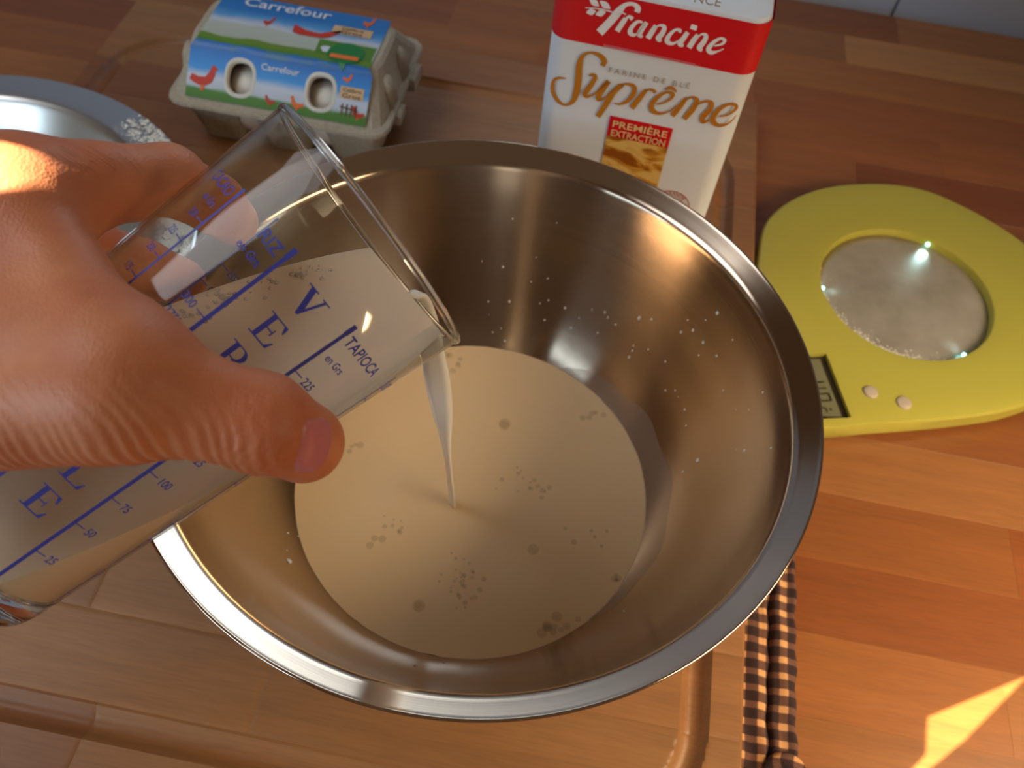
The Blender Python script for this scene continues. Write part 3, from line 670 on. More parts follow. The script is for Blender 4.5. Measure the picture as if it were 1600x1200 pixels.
last = k0 + (len(lid_i) - 1) * n16
Fall += [(j, (j + 1) % n16, last + (j + 1) % n16, last + j) for j in range(n16)]
Fall = [f for f in Fall]
lid = mk('lid', Vall, Fall, PULP, carton, False); autosmooth(lid, 28)
# tray with six cups
tray_r = [(.0385, rr(hx + .002, hy + .002, .012)), (.037, rr(hx + .002, hy + .002, .012)), (.0365, rr(hx - .004, hy - .004, .011)), (.0385, rr(hx - .004, hy - .004, .011))]
V, Fc = loft(tray_r + [tray_r[0]], EC); A = Acc(); A.add(V, Fc)
for i in (-1, 0, 1):
    for j in (-1, 1):
        c = EC + np.array([i * .0465, j * .0245, 0]); o_ = [(.0, rr(.0135, .0135, .006)), (.002, rr(.0150, .0150, .007)), (.02, rr(.0195, .0195, .009)), (.037, rr(.0235, .0240, .010)), (.038, rr(.0225, .0230, .010)), (.02, rr(.0182, .0182, .008)), (.004, rr(.0138, .0138, .006))]
        V, Fc = loft(o_, c, True, True); A.add(V, Fc)
tray = mk('tray', A.V, A.F, PULP, carton, False); autosmooth(tray, 40)
# latch and rough tabs on the right end
for (x, y, z, sx_, sy_, sz_) in [(.0745, .018, .030, .0035, .010, .010), (.0745, -.022, .030, .003, .007, .008)]:
    V, Fc = boxv(EC[0] + x - sx_, EC[0] + x + sx_, EC[1] + y - sy_, EC[1] + y + sy_, EC[2] + z, EC[2] + z + sz_, .0015); o = mk('lid_tab', V, Fc, PULP, carton, False)
# corner flutes of the lid
for cx, sgn in ((.0665, 1), (-.0665, -1)):
    for dy, h_ in ((-.02, .02), (.012, .02)):
        V, Fc = loft([(.0395, [(x * 1. + 0, y) for x, y in rr(.006, .0085, .004)]), (.0395 + h_ * .7, rr(.0045, .006, .003)), (.0395 + h_, rr(.002, .003, .0014))], EC + np.array([cx - (.0 if sgn > 0 else 0), dy, 0]), True, True)
        o = mk('lid_flute', V, Fc, PULP, carton, True)
# label wrapped over top and front of the lid
m, nt, b = nmat('farm_label'); b.inputs['Roughness'].default_value = .38
uv = node(nt, 'ShaderNodeUVMap'); sp = node(nt, 'ShaderNodeSeparateXYZ'); link(nt, uv, 0, sp, 0)
nz = node(nt, 'ShaderNodeTexNoise'); nz.inputs['Scale'].default_value = 5; nz.inputs['Detail'].default_value = 5; link(nt, uv, 0, nz, 'Vector')
ma = node(nt, 'ShaderNodeMath', operation='MULTIPLY_ADD'); ma.inputs[1].default_value = .16; link(nt, nz, 0, ma, 0); link(nt, sp, 1, ma, 2)
mh = node(nt, 'ShaderNodeMath', operation='MULTIPLY_ADD'); mh.inputs[1].default_value = .5; mh.inputs[2].default_value = -.04; link(nt, ma, 0, mh, 0)
rp = node(nt, 'ShaderNodeValToRGB'); R_ = rp.color_ramp; R_.interpolation = 'LINEAR'
R_.elements[0].position = 0; R_.elements[0].color = (*srgb(66, 116, 30), 1); R_.elements[1].position = 1; R_.elements[1].color = (*srgb(30, 112, 186), 1)
for p, c in [(.09, (76, 128, 36)), (.12, (186, 196, 208)), (.22, (196, 206, 222)), (.30, (60, 150, 224)), (.47, (34, 118, 200)), (.50, (30, 104, 180)), (.515, (84, 132, 36)), (.575, (110, 140, 44)), (.585, (176, 184, 172)), (.70, (182, 190, 180)), (.73, (196, 204, 220)), (.80, (80, 150, 210)), (.86, (34, 118, 190))]:
    e = R_.elements.new(p); e.color = (*srgb(*c), 1)
link(nt, mh, 0, rp, 0); link(nt, rp, 0, b, 'Base Color'); LABEL = m
fy0, fz0, fy1, fz1 = -hy + .0028, .0425, -.0292, .0648
def labpt(u, v, off=.0006):
    """u 0..1 across; v 0..1 up the front slope, 1..2 back over the top"""
    if v <= 1:
        y = fy0 + (fy1 - fy0) * v; z = fz0 + (fz1 - fz0) * v; nrm = np.array([0, -(fz1 - fz0), (fy1 - fy0)]); nrm = nrm / np.linalg.norm(nrm)
    else:
        y = -.0265 + (.0545) * (v - 1); z = .0675; nrm = np.array([0, 0, 1.])
    x = -.060 + .120 * u if v <= 1 else -.0575 + .115 * u
    return EC + np.array([x, y, z]) + nrm * off
nu, vs_ = 24, list(np.linspace(0, 1, 12)) + list(np.linspace(1.0001, 2.0, 14))
V = [labpt(i / nu, v) for v in vs_ for i in range(nu + 1)]
Fc = [(a * (nu + 1) + i, a * (nu + 1) + i + 1, (a + 1) * (nu + 1) + i + 1, (a + 1) * (nu + 1) + i) for a in range(len(vs_) - 1) for i in range(nu)]
lab = mk('farm_label', V, Fc, LABEL, carton)
ul = lab.data.uv_layers.new(name='UVMap')
for lp in lab.data.loops:
    i = lp.vertex_index; ul.data[lp.index].uv = ((i % (nu + 1)) / nu, vs_[i // (nu + 1)])
# oval windows through lid and label
cutm = bpy.data.meshes.new('cut')
def window(u):
    c = labpt(u, .52, 0); nrm = np.array([0, -(fz1 - fz0), (fy1 - fy0)]); nrm /= np.linalg.norm(nrm); ax = np.array([1., 0, 0]); ay = np.cross(nrm, ax)
    prof_ = [(.0088 * np.sign(math.cos(t)) * abs(math.cos(t)) ** .8, .0105 * np.sign(math.sin(t)) * abs(math.sin(t)) ** .8) for t in np.linspace(0, 2 * np.pi, 28, endpoint=False)]
    V = [c + ax * x + ay * y + nrm * h for h in (-.009, .006) for x, y in prof_]; n = 28
    return V, [(j, (j + 1) % n, n + (j + 1) % n, n + j) for j in range(n)] + [tuple(range(n))[::-1], tuple(range(n, 2 * n))], prof_, c, ax, ay, nrm
def cutmesh(target, V, Fc):
    """cut a hole by bmesh: keep it light by using a boolean and baking it at once"""
    me = bpy.data.meshes.new('cutter'); me.from_pydata([tuple(v) for v in V], [], Fc); bm = bmesh.new(); bm.from_mesh(me); bmesh.ops.recalc_face_normals(bm, faces=bm.faces); bm.to_mesh(me); bm.free()
    o = bpy.data.objects.new('cutter', me); COL.objects.link(o); md = target.modifiers.new('b', 'BOOLEAN'); md.object = o; md.operation = 'DIFFERENCE'; md.solver = 'EXACT'
    bpy.context.view_layer.update(); new = bpy.data.meshes.new_from_object(target.evaluated_get(bpy.context.evaluated_depsgraph_get()))
    target.modifiers.clear(); old = target.data; target.data = new; bpy.data.objects.remove(o); return target
RIMW = plain('window_rim', srgb(214, 210, 200), .6)
EGGM = plain('egg_shell', srgb(236, 226, 212), .5, sss=.2)
for u in (.29, .735):
    V, Fc, pr, c, ax, ay, nrm = window(u); cutmesh(lid, V, Fc)
    # label: drop the faces inside the oval
    bm = bmesh.new(); bm.from_mesh(lab.data); kill = []
    bmesh.ops.subdivide_edges(bm, edges=[e for e in bm.edges if (Vector(c - EC) - (e.verts[0].co + e.verts[1].co) / 2).length < .018], cuts=3, use_grid_fill=True)
    for f in bm.faces:
        d = np.array(f.calc_center_median()) - (c - EC); q = abs((d @ ax) / .0092) ** 2.4 + abs((d @ ay) / .0108) ** 2.4
        if q < 1 and abs(d @ nrm) < .004: kill.append(f)
    bmesh.ops.delete(bm, geom=kill, context='FACES'); bm.to_mesh(lab.data); bm.free()
    V = []; k = len(pr)
    for sc_, h in ((.93, -.003), (.95, .0009), (1.06, .0014), (1.2, .0007)): V += [c + ax * x * sc_ + ay * y * sc_ + nrm * h for x, y in pr]
    mk('window_rim', V, [(a * k + j, a * k + (j + 1) % k, (a + 1) * k + (j + 1) % k, (a + 1) * k + j) for a in range(3) for j in range(k)], RIMW, carton)
# eggs seen through the windows
for i, (dx, lbl) in enumerate([(-.0465, 'white hen egg behind the left window of the carton'), (0, None), (.0465, 'white hen egg behind the right window of the carton')]):
    if lbl is None: continue
    dx = (-.060 + .120 * (.29 if i == 0 else .735)); c = EC + np.array([dx, -.0235, .0275]); V = []; Fc = []
    pr = [(.0205 * math.sin(t) * (1 - .10 * math.cos(t)), .0275 * (-math.cos(t)) * .92) for t in np.linspace(.001, np.pi - .001, 18)]
    V, Fc = lathe(pr, 32, c); o = mk('egg', V, Fc, EGGM, None, loc=c); tag(o, lbl, 'egg', 'eggs in the carton')
def labflat(pts, mat, name, off=.0010):
    V = [labpt(u, v, off) for u, v in pts]; return mk(name, V, [tuple(range(len(V)))], mat, carton, False)
def labtext(txt, u0, u1, v, hv, mat, name, off=.0012):
    V, Fc = textmesh(txt, 1.); V = V.copy(); V[:, 0] -= V[:, 0].min(); V[:, 0] *= (u1 - u0) / V[:, 0].max()
    mk(name, [labpt(u0 + p[0], v + p[1] * hv / .72, off) for p in V], Fc, mat, carton, False)
HEN = plain('hen_print', srgb(196, 50, 16), .4); HENO = plain('hen_print_light', srgb(226, 104, 30), .4); BEI = plain('beige_print', srgb(214, 178, 132), .45); BRN = plain('brown_print', srgb(92, 60, 30), .5); GRN = plain('badge_print', srgb(20, 122, 52), .4); ORA = plain('orange_print', srgb(240, 120, 50), .45); LWHT = plain('label_white', srgb(214, 222, 236), .45)
labtext('Carrefour', .40, .61, .76, .13, LWHT, 'label_lettering'); labtext('Carrefour', .14, .66, 1.80, .17, LWHT, 'label_lettering')
def hen(u, v, s, mat, fl=1):
    pts = [(-.5, .1), (-.42, .42), (-.15, .30), (.12, .34), (.26, .62), (.34, .95), (.44, 1.0), (.52, .88), (.62, .80), (.5, .74), (.48, .45), (.38, .08), (.16, -.12), (-.12, -.14), (-.36, -.02)]
    labflat([(u + fl * x * s * 1.0, v + y * s * 2.7) for x, y in pts], mat, 'hen_picture'); labflat([(u + fl * x * s * 1.0, v + y * s * 2.7) for x, y in [(-.02, -.12), (-.05, -.4), (.12, -.4), (.1, -.12)]], HENO, 'hen_picture')
hen(.085, .30, .14, HEN); hen(.47, .14, .055, HEN, -1); hen(.62, .16, .075, HENO, -1); hen(.955, .18, .07, HEN, -1); hen(.87, .84, .05, HENO); hen(.88, 1.83, .06, HENO); hen(.33, 1.52, .055, HEN)
labflat([(.49, 1.44), (.48, 1.60), (.56, 1.52), (.64, 1.50), (.72, 1.60), (.77, 1.64), (.74, 1.55), (.70, 1.45), (.66, 1.42), (.54, 1.41)], HEN, 'hen_picture')
labflat([(.84, .48), (.97, .48), (.97, .72), (.84, .72)], BEI, 'beige_panel'); labtext('Calibre', .855, .955, .62, .07, BRN, 'label_lettering'); labtext('Gros', .855, .955, .50, .09, BRN, 'label_lettering')
labflat([(.70, 1.56), (.93, 1.56), (.93, 1.72), (.70, 1.72)], BEI, 'beige_panel'); labtext('Calibre', .75, .88, 1.65, .05, BRN, 'label_lettering'); labtext('Gros', .75, .88, 1.575, .06, BRN, 'label_lettering')
labflat([(.665, 1.12), (.99, 1.12), (.99, 1.40), (.66, 1.40)], plain('meadow_print', srgb(84, 132, 36), .45), 'meadow_picture', .0008)
labflat([(.84 + .105 * math.cos(t), 1.20 + .20 * math.sin(t)) for t in np.linspace(0, 2 * np.pi, 28, endpoint=False)], GRN, 'green_badge', .0013)
labflat([(.76, 1.08), (.92, 1.08), (.92, 1.15), (.76, 1.15)], ORA, 'orange_strip', .0016)
labflat([(.72 + .03 * math.cos(t) * (1 + .3 * math.sin(3 * t)), 1.22 + .06 * math.sin(t)) for t in np.linspace(0, 2 * np.pi, 14, endpoint=False)], LWHT, 'daisy_picture', .0012)
for q in range(4): labflat([(.86 + q * .025, .14), (.868 + q * .025, .14), (.868 + q * .025, .38), (.86 + q * .025, .38)], BRN, 'fence_picture')
labflat([(.85, .30), (.95, .26), (.95, .29), (.85, .33)], BRN, 'fence_picture')

# ------------------------------------------------------------------ kitchen scale
SCc = np.array([.248, .217]); ZT = .018
scale = empty('kitchen_scale', (SCc[0], SCc[1], 0)); tag(scale, 'lime green digital kitchen scale with a round recessed plate, right of the bowl', 'kitchen scale')
GREEN = plain('green_plastic', srgb(178, 168, 66), .42, bump=.05, bscale=900)
ol = [(.1495, .224), (.156, .263), (.183, .297), (.221, .317), (.263, .324), (.299, .312), (.336, .285), (.354, .252), (.358, .215), (.348, .177), (.330, .152), (.309, .137), (.289, .1275), (.252, .114), (.217, .103), (.192, .0945), (.176, .0925), (.164, .099), (.157, .116), (.1515, .15), (.1492, .19)]
ol = cr(ol, 10, True); th_ = np.arctan2(ol[:, 1] - SCc[1], ol[:, 0] - SCc[0]); rd = np.hypot(ol[:, 1] - SCc[1], ol[:, 0] - SCc[0]); od = np.argsort(th_)
NA = 180; T = np.linspace(-np.pi, np.pi, NA, endpoint=False); RO = np.interp(T, th_[od], rd[od], period=2 * np.pi)
RI = .0572
def ringpts(rad, z): return [(SCc[0] + r_ * math.cos(t), SCc[1] + r_ * math.sin(t), z) for r_, t in zip(rad, T)]
rings = [ringpts(np.full(NA, RI - .001), .0102), ringpts(np.full(NA, RI - .0006), .0165), ringpts(np.full(NA, RI), .0177), ringpts(np.full(NA, RI + .0012), ZT)]
for q in (.25, .5, .75): rings.append(ringpts(RI + (RO - .003 - RI) * q, ZT))
rings += [ringpts(RO - .003, ZT), ringpts(RO - .001, ZT - .0005), ringpts(RO, ZT - .002), ringpts(RO - .0005, .006), ringpts(RO - .003, .0035), ringpts(RO - .004, .0022), ringpts(np.full(NA, .03), .0022), ringpts(np.full(NA, .03), .0090)]
V = [p for r_ in rings for p in r_]; nR = len(rings)
Fc = [(a * NA + j, (a + 1) * NA + j, (a + 1) * NA + (j + 1) % NA, a * NA + (j + 1) % NA) for a in range(nR - 1) for j in range(NA)]
Fc += [tuple(range((nR - 1) * NA, nR * NA))]
Fc += [tuple(range(NA))[::-1]]
body = mk('scale_body', V, Fc, GREEN, scale)
lx = np.array([.959, .283]); ly = np.array([-.283, .959]); lc = np.array([.1995, .128]) - lx * .0115
def lp(a, b_, z): return (lc[0] + lx[0] * a + ly[0] * b_, lc[1] + lx[1] * a + ly[1] * b_, z)
V = [lp(a, b_, z) for z in (.0152, .021) for a, b_ in ((-.0115, -.0235), (.0115, -.0235), (.0115, .0235), (-.0115, .0235))]
cutmesh(body, V, [(3, 2, 1, 0), (4, 5, 6, 7), (0, 1, 5, 4), (1, 2, 6, 5), (2, 3, 7, 6), (3, 0, 4, 7)]); autosmooth(body, 35)
LCDM = plain('lcd_glass', srgb(118, 116, 84), .2); LCDB = plain('lcd_bezel', srgb(48, 36, 14), .35); SEG = plain('lcd_segment', srgb(48, 34, 16), .4)
V = [lp(a, b_, .0153) for a, b_ in ((-.0115, -.0235), (.0115, -.0235), (.0115, .0235), (-.0115, .0235))]; bz = mk('display_bezel', V, [(0, 1, 2, 3)], LCDB, scale, False)
V = [lp(a, b_, .0155) for a, b_ in ((-.0095, -.0195), (.0075, -.0215), (.0075, .0215), (-.0095, .0215))]; dsp = mk('display', V, [(0, 1, 2, 3)], LCDM, scale, False)
A = Acc()
def seg(a0, a1, b0, b1): A.add([lp(a0, b0, .0157), lp(a1, b0, .0157), lp(a1, b1, .0157), lp(a0, b1, .0157)], [(0, 1, 2, 3)])
for b0 in (.0035, -.0010): seg(-.0075, .0045, b0, b0 + .0010)
seg(-.0065, .0045, -.0050, -.0040); seg(-.0065, .0045, -.0100, -.0090); seg(.0040, .0052, -.0098, -.0042); seg(-.0075, -.0063, -.0098, -.0042)
seg(-.006, -.0005, -.0150, -.0142); seg(-.001, .000, -.0178, -.0145); seg(.0015, .0030, -.0165, -.0150)
o = mk('display_digits', A.V, A.F, SEG, dsp, False)
BTN = plain('button_rubber', srgb(186, 168, 146), .5)
for px, py in ((1361, 612), (1413, 629)):
    p = at(px, py, .0187); V, Fc = lathe([(.00001, .0018), (.0036, .0018), (.0043, .0014), (.0046, .0006), (.0046, 0), (.0048, -.0002)], 28, (p[0], p[1], ZT - .0004)); mk('button', V, Fc, BTN, scale)
m, nt, b = nmat('weighing_plate'); b.inputs['Metallic'].default_value = .45; b.inputs['Roughness'].default_value = .42; tc = node(nt, 'ShaderNodeTexCoord'); nz = node(nt, 'ShaderNodeTexNoise'); nz.inputs['Scale'].default_value = 40; nz.inputs['Detail'].default_value = 5; link(nt, tc, 'Object', nz, 0)
rp = node(nt, 'ShaderNodeValToRGB'); rp.color_ramp.elements[0].position = .35; rp.color_ramp.elements[0].color = (*srgb(172, 160, 140), 1); rp.color_ramp.elements[1].position = .75; rp.color_ramp.elements[1].color = (*srgb(200, 190, 170), 1); link(nt, nz, 0, rp, 0); link(nt, rp, 0, b, 'Base Color')
V, Fc = lathe([(.00001, .0124), (.05, .0124), (.0560, .0124), (.0562, .0118), (.0562, .0103)], 128, (SCc[0], SCc[1], 0)); mk('weighing_plate', V, Fc, m, scale)
GLINT = plain('sun_glint', (.4, .9, 1), .3, emis=((.35, .9, 1), 6))  # glowing beads added to imitate sun glints in the recess, not scale lamps
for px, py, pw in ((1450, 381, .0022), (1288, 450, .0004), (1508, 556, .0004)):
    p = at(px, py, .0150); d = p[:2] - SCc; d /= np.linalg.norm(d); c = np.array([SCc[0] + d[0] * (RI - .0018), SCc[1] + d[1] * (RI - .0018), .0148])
    pr = [(.0013 * math.sin(t), -.0013 * math.cos(t)) for t in np.linspace(.001, np.pi - .001, 8)]; V, Fc = lathe(pr, 12, c); mk('sun_glint', V, Fc, GLINT, scale)
    l = bpy.data.lights.new('glint_glow', 'SPOT'); l.energy = pw * 12; l.color = (.5, .9, 1); l.shadow_soft_size = .001; l.spot_size = 1.3; l.spot_blend = 1  # added spot that spreads the imitated glint over the plate
    lo = bpy.data.objects.new('glint_glow', l); COL.objects.link(lo); lo.location = (c[0] - d[0] * .0016, c[1] - d[1] * .0016, .0160); lo.rotation_euler = Vector((-d[0], -d[1], -.35)).to_track_quat('-Z', 'Y').to_euler()

# ------------------------------------------------------------------ gingham tea towel
m, nt, b = nmat('gingham'); tc = node(nt, 'ShaderNodeTexCoord'); sp = node(nt, 'ShaderNodeSeparateXYZ'); link(nt, tc, 'UV', sp, 0)
def stripe(idx):
    a = node(nt, 'ShaderNodeMath', operation='FRACT'); link(nt, sp, idx, a, 0)
    c = node(nt, 'ShaderNodeMapRange', interpolation_type='SMOOTHSTEP'); c.inputs[1].default_value = .58; c.inputs[2].default_value = .68; link(nt, a, 0, c, 0)
    d = node(nt, 'ShaderNodeMapRange', interpolation_type='SMOOTHSTEP'); d.inputs[1].default_value = 0; d.inputs[2].default_value = .07; link(nt, a, 0, d, 0)
    s = node(nt, 'ShaderNodeMath', operation='SUBTRACT'); link(nt, d, 0, s, 0); link(nt, c, 0, s, 1); return s
s1, s2 = stripe(0), stripe(1); sm = node(nt, 'ShaderNodeMath', operation='ADD'); link(nt, s1, 0, sm, 0); link(nt, s2, 0, sm, 1)
dg = node(nt, 'ShaderNodeMath', operation='ADD'); link(nt, sp, 0, dg, 0); link(nt, sp, 1, dg, 1); dm = node(nt, 'ShaderNodeMath', operation='MULTIPLY'); dm.inputs[1].default_value = 44; link(nt, dg, 0, dm, 0); ds = node(nt, 'ShaderNodeMath', operation='SINE'); link(nt, dm, 0, ds, 0)
ml = node(nt, 'ShaderNodeMath', operation='MULTIPLY_ADD'); ml.inputs[1].default_value = .13; link(nt, ds, 0, ml, 0); link(nt, sm, 0, ml, 2)
hf = node(nt, 'ShaderNodeMath', operation='MULTIPLY'); hf.inputs[1].default_value = .5; link(nt, ml, 0, hf, 0)
rp = node(nt, 'ShaderNodeValToRGB'); rp.color_ramp.elements[0].position = .05; rp.color_ramp.elements[0].color = (*srgb(226, 168, 112), 1); rp.color_ramp.elements[1].position = .95; rp.color_ramp.elements[1].color = (*srgb(52, 32, 30), 1); e = rp.color_ramp.elements.new(.5); e.color = (*srgb(104, 68, 56), 1)
link(nt, hf, 0, rp, 0); link(nt, rp, 0, b, 'Base Color'); b.inputs['Roughness'].default_value = .95
bp = node(nt, 'ShaderNodeBump'); bp.inputs['Strength'].default_value = .5; bp.inputs['Distance'].default_value = .0004; link(nt, ds, 0, bp, 'Height'); link(nt, bp, 0, b, 'Normal'); GING = m
towel = empty('tea_towel', (.163, -.04, 0)); tag(towel, 'folded brown and cream gingham tea towel lying along the chopping board edge', 'tea towel')
def towelfold(x0, x1, y0, y1, z0, hgt, seed, name, endroll=0):
    nx, ny = 26, 110; r2 = np.random.RandomState(seed); V = []; ph = r2.rand(4) * 6
    for j in range(ny + 1):
        v = j / ny; y = y0 + (y1 - y0) * v; wob = .0003 * math.sin(y * 160 + ph[0]) + .0005 * math.sin(y * 330 + ph[1])
        for i in range(nx + 1):
            u = i / nx; X0 = x0 + wob * .5; X1 = x1 + wob; x = X0 + (X1 - X0) * u
            e_ = min(u, 1 - u) * (X1 - X0); ee = min(v, 1 - v) * (y1 - y0); f = math.sqrt(max(0, 1 - max(0, 1 - e_ / .0035) ** 2)) * math.sqrt(max(0, 1 - max(0, 1 - ee / .004) ** 2))
            z = z0 + hgt * f + f * (.0006 * math.sin(u * 9 + y * 60 + ph[2]) + .0005 * math.sin(y * 210 + ph[3]))
            if endroll: z += f * endroll * math.exp(-((y - y0 - .009) / .006) ** 2) * (.5 + .5 * math.sin(u * 7 + 1))
            V.append((x, y, z))
    Fc = [(j * (nx + 1) + i, j * (nx + 1) + i + 1, (j + 1) * (nx + 1) + i + 1, (j + 1) * (nx + 1) + i) for j in range(ny) for i in range(nx)]
    o = mk(name, V, Fc, GING, towel); ul = o.data.uv_layers.new(name='UVMap')
    for lp_ in o.data.loops:
        x, y, z = V[lp_.vertex_index]; ul.data[lp_.index].uv = ((x - .1465) / .0102 + .58, (y + .03) / .0082 + 2 * seed * .3)
    return o
towelfold(.1467, .1635, -.1015, .045, 0, .0058, 1, 'left_fold', .0012)
towelfold(.1625, .1775, -.0985, .042, 0, .0072, 1, 'right_fold', 0)
# bunched corner
def tube(pts, rads, sx=1., k=18):
    P = cr(pts, 5); R2 = cr([(r,) for r in rads], 5)[:, 0]; V = []; n = len(P)
    for i in range(n):
        T_ = P[min(i + 1, n - 1)] - P[max(i - 1, 0)]; T_ /= np.linalg.norm(T_); a = np.cross(T_, [0, 0, 1]); a /= np.linalg.norm(a); b_ = np.cross(a, T_)
        for j in range(k):
            t = 2 * np.pi * j / k; rr_ = R2[i] * (1 + .10 * math.sin(3 * t + i * .4) + .06 * math.sin(7 * t + i)); V.append(P[i] + a * rr_ * math.cos(t) + b_ * rr_ * math.sin(t) * .8)
    return V, [(i * k + j, i * k + (j + 1) % k, (i + 1) * k + (j + 1) % k, (i + 1) * k + j) for i in range(n - 1) for j in range(k)] + [tuple(range(k))[::-1], tuple(range((n - 1) * k, n * k))]
V, Fc = tube([(.1610, -.0985, .0060), (.1650, -.0945, .0082), (.1705, -.0935, .0088), (.1752, -.0960, .0072), (.1775, -.1000, .0050)], [.0020, .0036, .0042, .0044, .0036])
o = mk('bunched_corner', V, Fc, GING, towel); ul = o.data.uv_layers.new(name='UVMap')
for lp_ in o.data.loops: x, y, z = V[lp_.vertex_index]; ul.data[lp_.index].uv = (x / .0102 + z * 60, y / .0082)

# ------------------------------------------------------------------ hand
def seg_d(P, a, b, ra, rb):
    ab = b - a; t = np.clip((P - a) @ ab / (ab @ ab), 0, 1); return np.linalg.norm(P - a - t[..., None] * ab, axis=-1) - (ra + (rb - ra) * t)
def tri_d(P, a, b, c, th):
    ba, cb, ac = b - a, c - b, a - c; nor = np.cross(ba, ac); nn = nor @ nor
    pa, pb, pc = P - a, P - b, P - c
    ins = (np.sign(pa @ np.cross(ba, nor)) + np.sign(pb @ np.cross(cb, nor)) + np.sign(pc @ np.cross(ac, nor))) < 2
    def e2(p, e): t = np.clip(p @ e / (e @ e), 0, 1); q = p - t[..., None] * e; return (q ** 2).sum(-1)
    de = np.minimum(np.minimum(e2(pa, ba), e2(pb, cb)), e2(pc, ac)); dp = (pa @ nor) ** 2 / nn
    return np.sqrt(np.where(ins, de, dp)) - th
def smin(a, b, k):
    h = np.maximum(k - np.abs(a - b), 0) / k; return np.minimum(a, b) - h * h * k * .25
J = {k: unp(*v) for k, v in dict(
    wr=(-330, 560, .235), fa=(-1250, 760, .26), cmc=(-110, 600, .206), tm=(188, 597, .196), tq=(300, 632, .2005), ip=(408, 660, .2045), tt=(474, 691, .214),
    im=(22, 316, .219), ih=(150, 288, .229), ip1=(262, 284, .246), id1=(335, 318, .270), it=(364, 345, .286),
    mm=(-60, 330, .240), mp=(130, 392, .272), md=(225, 420, .290), mt=(283, 440, .298),
    rm=(-130, 440, .252), rp=(30, 520, .283), rd=(120, 560, .293), rt=(175, 575, .294),
    pm=(-180, 540, .256), pp=(-20, 640, .278), pd=(50, 690, .284), pt=(95, 700, .283)).items()}
def cone_d(P, off=0):
    q = P - GC; s = -(q @ GN); r_ = np.linalg.norm(q + s[..., None] * GN, axis=-1)
    return (r_ - (GR + (GRB - GR) * s / GL)) * .997
def hand_sdf(P):
    j = J; mmr = .001
    th1 = smin(seg_d(P, j['cmc'], j['tm'], .0215, .0168), seg_d(P, j['tm'], j['tq'], .0166, .0118), .006)
    th1 = smin(th1, seg_d(P, j['tq'], j['ip'], .0117, .0118), .003); th1 = smin(th1, seg_d(P, j['ip'], j['tt'], .0113, .0100), .003)
    ix = smin(seg_d(P, j['im'], j['ih'], .0118, .0106), seg_d(P, j['ih'], j['ip1'], .0104, .0104), .003); ix = smin(ix, seg_d(P, j['ip1'], j['id1'], .0098, .0090), .003); ix = smin(ix, seg_d(P, j['id1'], j['it'], .0088, .0080), .003)
    def fing(a, b, c, d, r): f = smin(seg_d(P, j[a], j[b], r * 1.15, r), seg_d(P, j[b], j[c], r, r * .9), .003); return smin(f, seg_d(P, j[c], j[d], r * .88, r * .78), .003)
    mi = fing('mm', 'mp', 'md', 'mt', .0104); ri = fing('rm', 'rp', 'rd', 'rt', .0098); pi_ = fing('pm', 'pp', 'pd', 'pt', .0085)
    pal = tri_d(P, j['cmc'], j['tm'], j['im'], .0120)
    pal = smin(pal, tri_d(P, j['cmc'], j['im'], j['wr'], .0150), .01); pal = smin(pal, tri_d(P, j['im'], j['mm'], j['wr'], .0125), .01)
    pal = smin(pal, tri_d(P, j['mm'], j['rm'], j['wr'], .0120), .01); pal = smin(pal, tri_d(P, j['rm'], j['pm'], j['wr'], .0125), .01)
    pal = smin(pal, seg_d(P, j['wr'], j['fa'], .0265, .034), .03)
    d = smin(pal, th1, .012); d = smin(d, ix, .009)
    f3 = np.minimum(np.minimum(mi, ri), pi_); d = smin(d, f3, .005)
    return np.maximum(d, -(cone_d(P) - .0004))
def snets(fn, lo, hi, h):
    n = np.ceil((hi - lo) / h).astype(int) + 1; ax = [lo[i] + h * np.arange(n[i]) for i in range(3)]
    G_ = np.empty(n)
    for i in range(n[0]):
        Y, Z = np.meshgrid(ax[1], ax[2], indexing='ij'); P = np.stack([np.full_like(Y, ax[0][i]), Y, Z], -1); G_[i] = fn(P)
    S = G_ < 0; c = [S[dx:n[0] - 1 + dx, dy:n[1] - 1 + dy, dz:n[2] - 1 + dz] for dx in (0, 1) for dy in (0, 1) for dz in (0, 1)]
    tot = sum(x.astype(int) for x in c); act = (tot > 0) & (tot < 8); ids = np.argwhere(act); idx = -np.ones(act.shape, int); idx[tuple(ids.T)] = np.arange(len(ids))
    acc = np.zeros((len(ids), 3)); cnt = np.zeros(len(ids))
    corners = np.array([(a, b, d) for a in (0, 1) for b in (0, 1) for d in (0, 1)])
    for a in range(8):
        for b in range(a + 1, 8):
            if np.abs(corners[a] - corners[b]).sum() != 1: continue
            ga = G_[tuple((ids + corners[a]).T)]; gb = G_[tuple((ids + corners[b]).T)]; x = (ga < 0) != (gb < 0); t = np.where(x, ga / (ga - gb + 1e-20), 0)
            acc += np.where(x[:, None], corners[a] + t[:, None] * (corners[b] - corners[a]), 0); cnt += x
    V = lo + (ids + acc / cnt[:, None]) * h; Fq = []
    for a in range(3):
        b, c2 = (a + 1) % 3, (a + 2) % 3; sl0 = [slice(None)] * 3; sl1 = [slice(None)] * 3; sl0[a] = slice(0, -1); sl1[a] = slice(1, None)
        cross = S[tuple(sl0)] != S[tuple(sl1)]; e = np.argwhere(cross); e = e[(e[:, b] > 0) & (e[:, c2] > 0) & (e[:, b] < n[b] - 1) & (e[:, c2] < n[c2] - 1)]
        db = np.zeros(3, int); db[b] = 1; dc = np.zeros(3, int); dc[c2] = 1
        q = np.stack([idx[tuple((e - db - dc).T)], idx[tuple((e - dc).T)], idx[tuple(e.T)], idx[tuple((e - db).T)]], 1)
        fl = S[tuple(e.T)]; q = np.where(fl[:, None], q, q[:, ::-1]); Fq.append(q)
    return V, np.vstack(Fq)
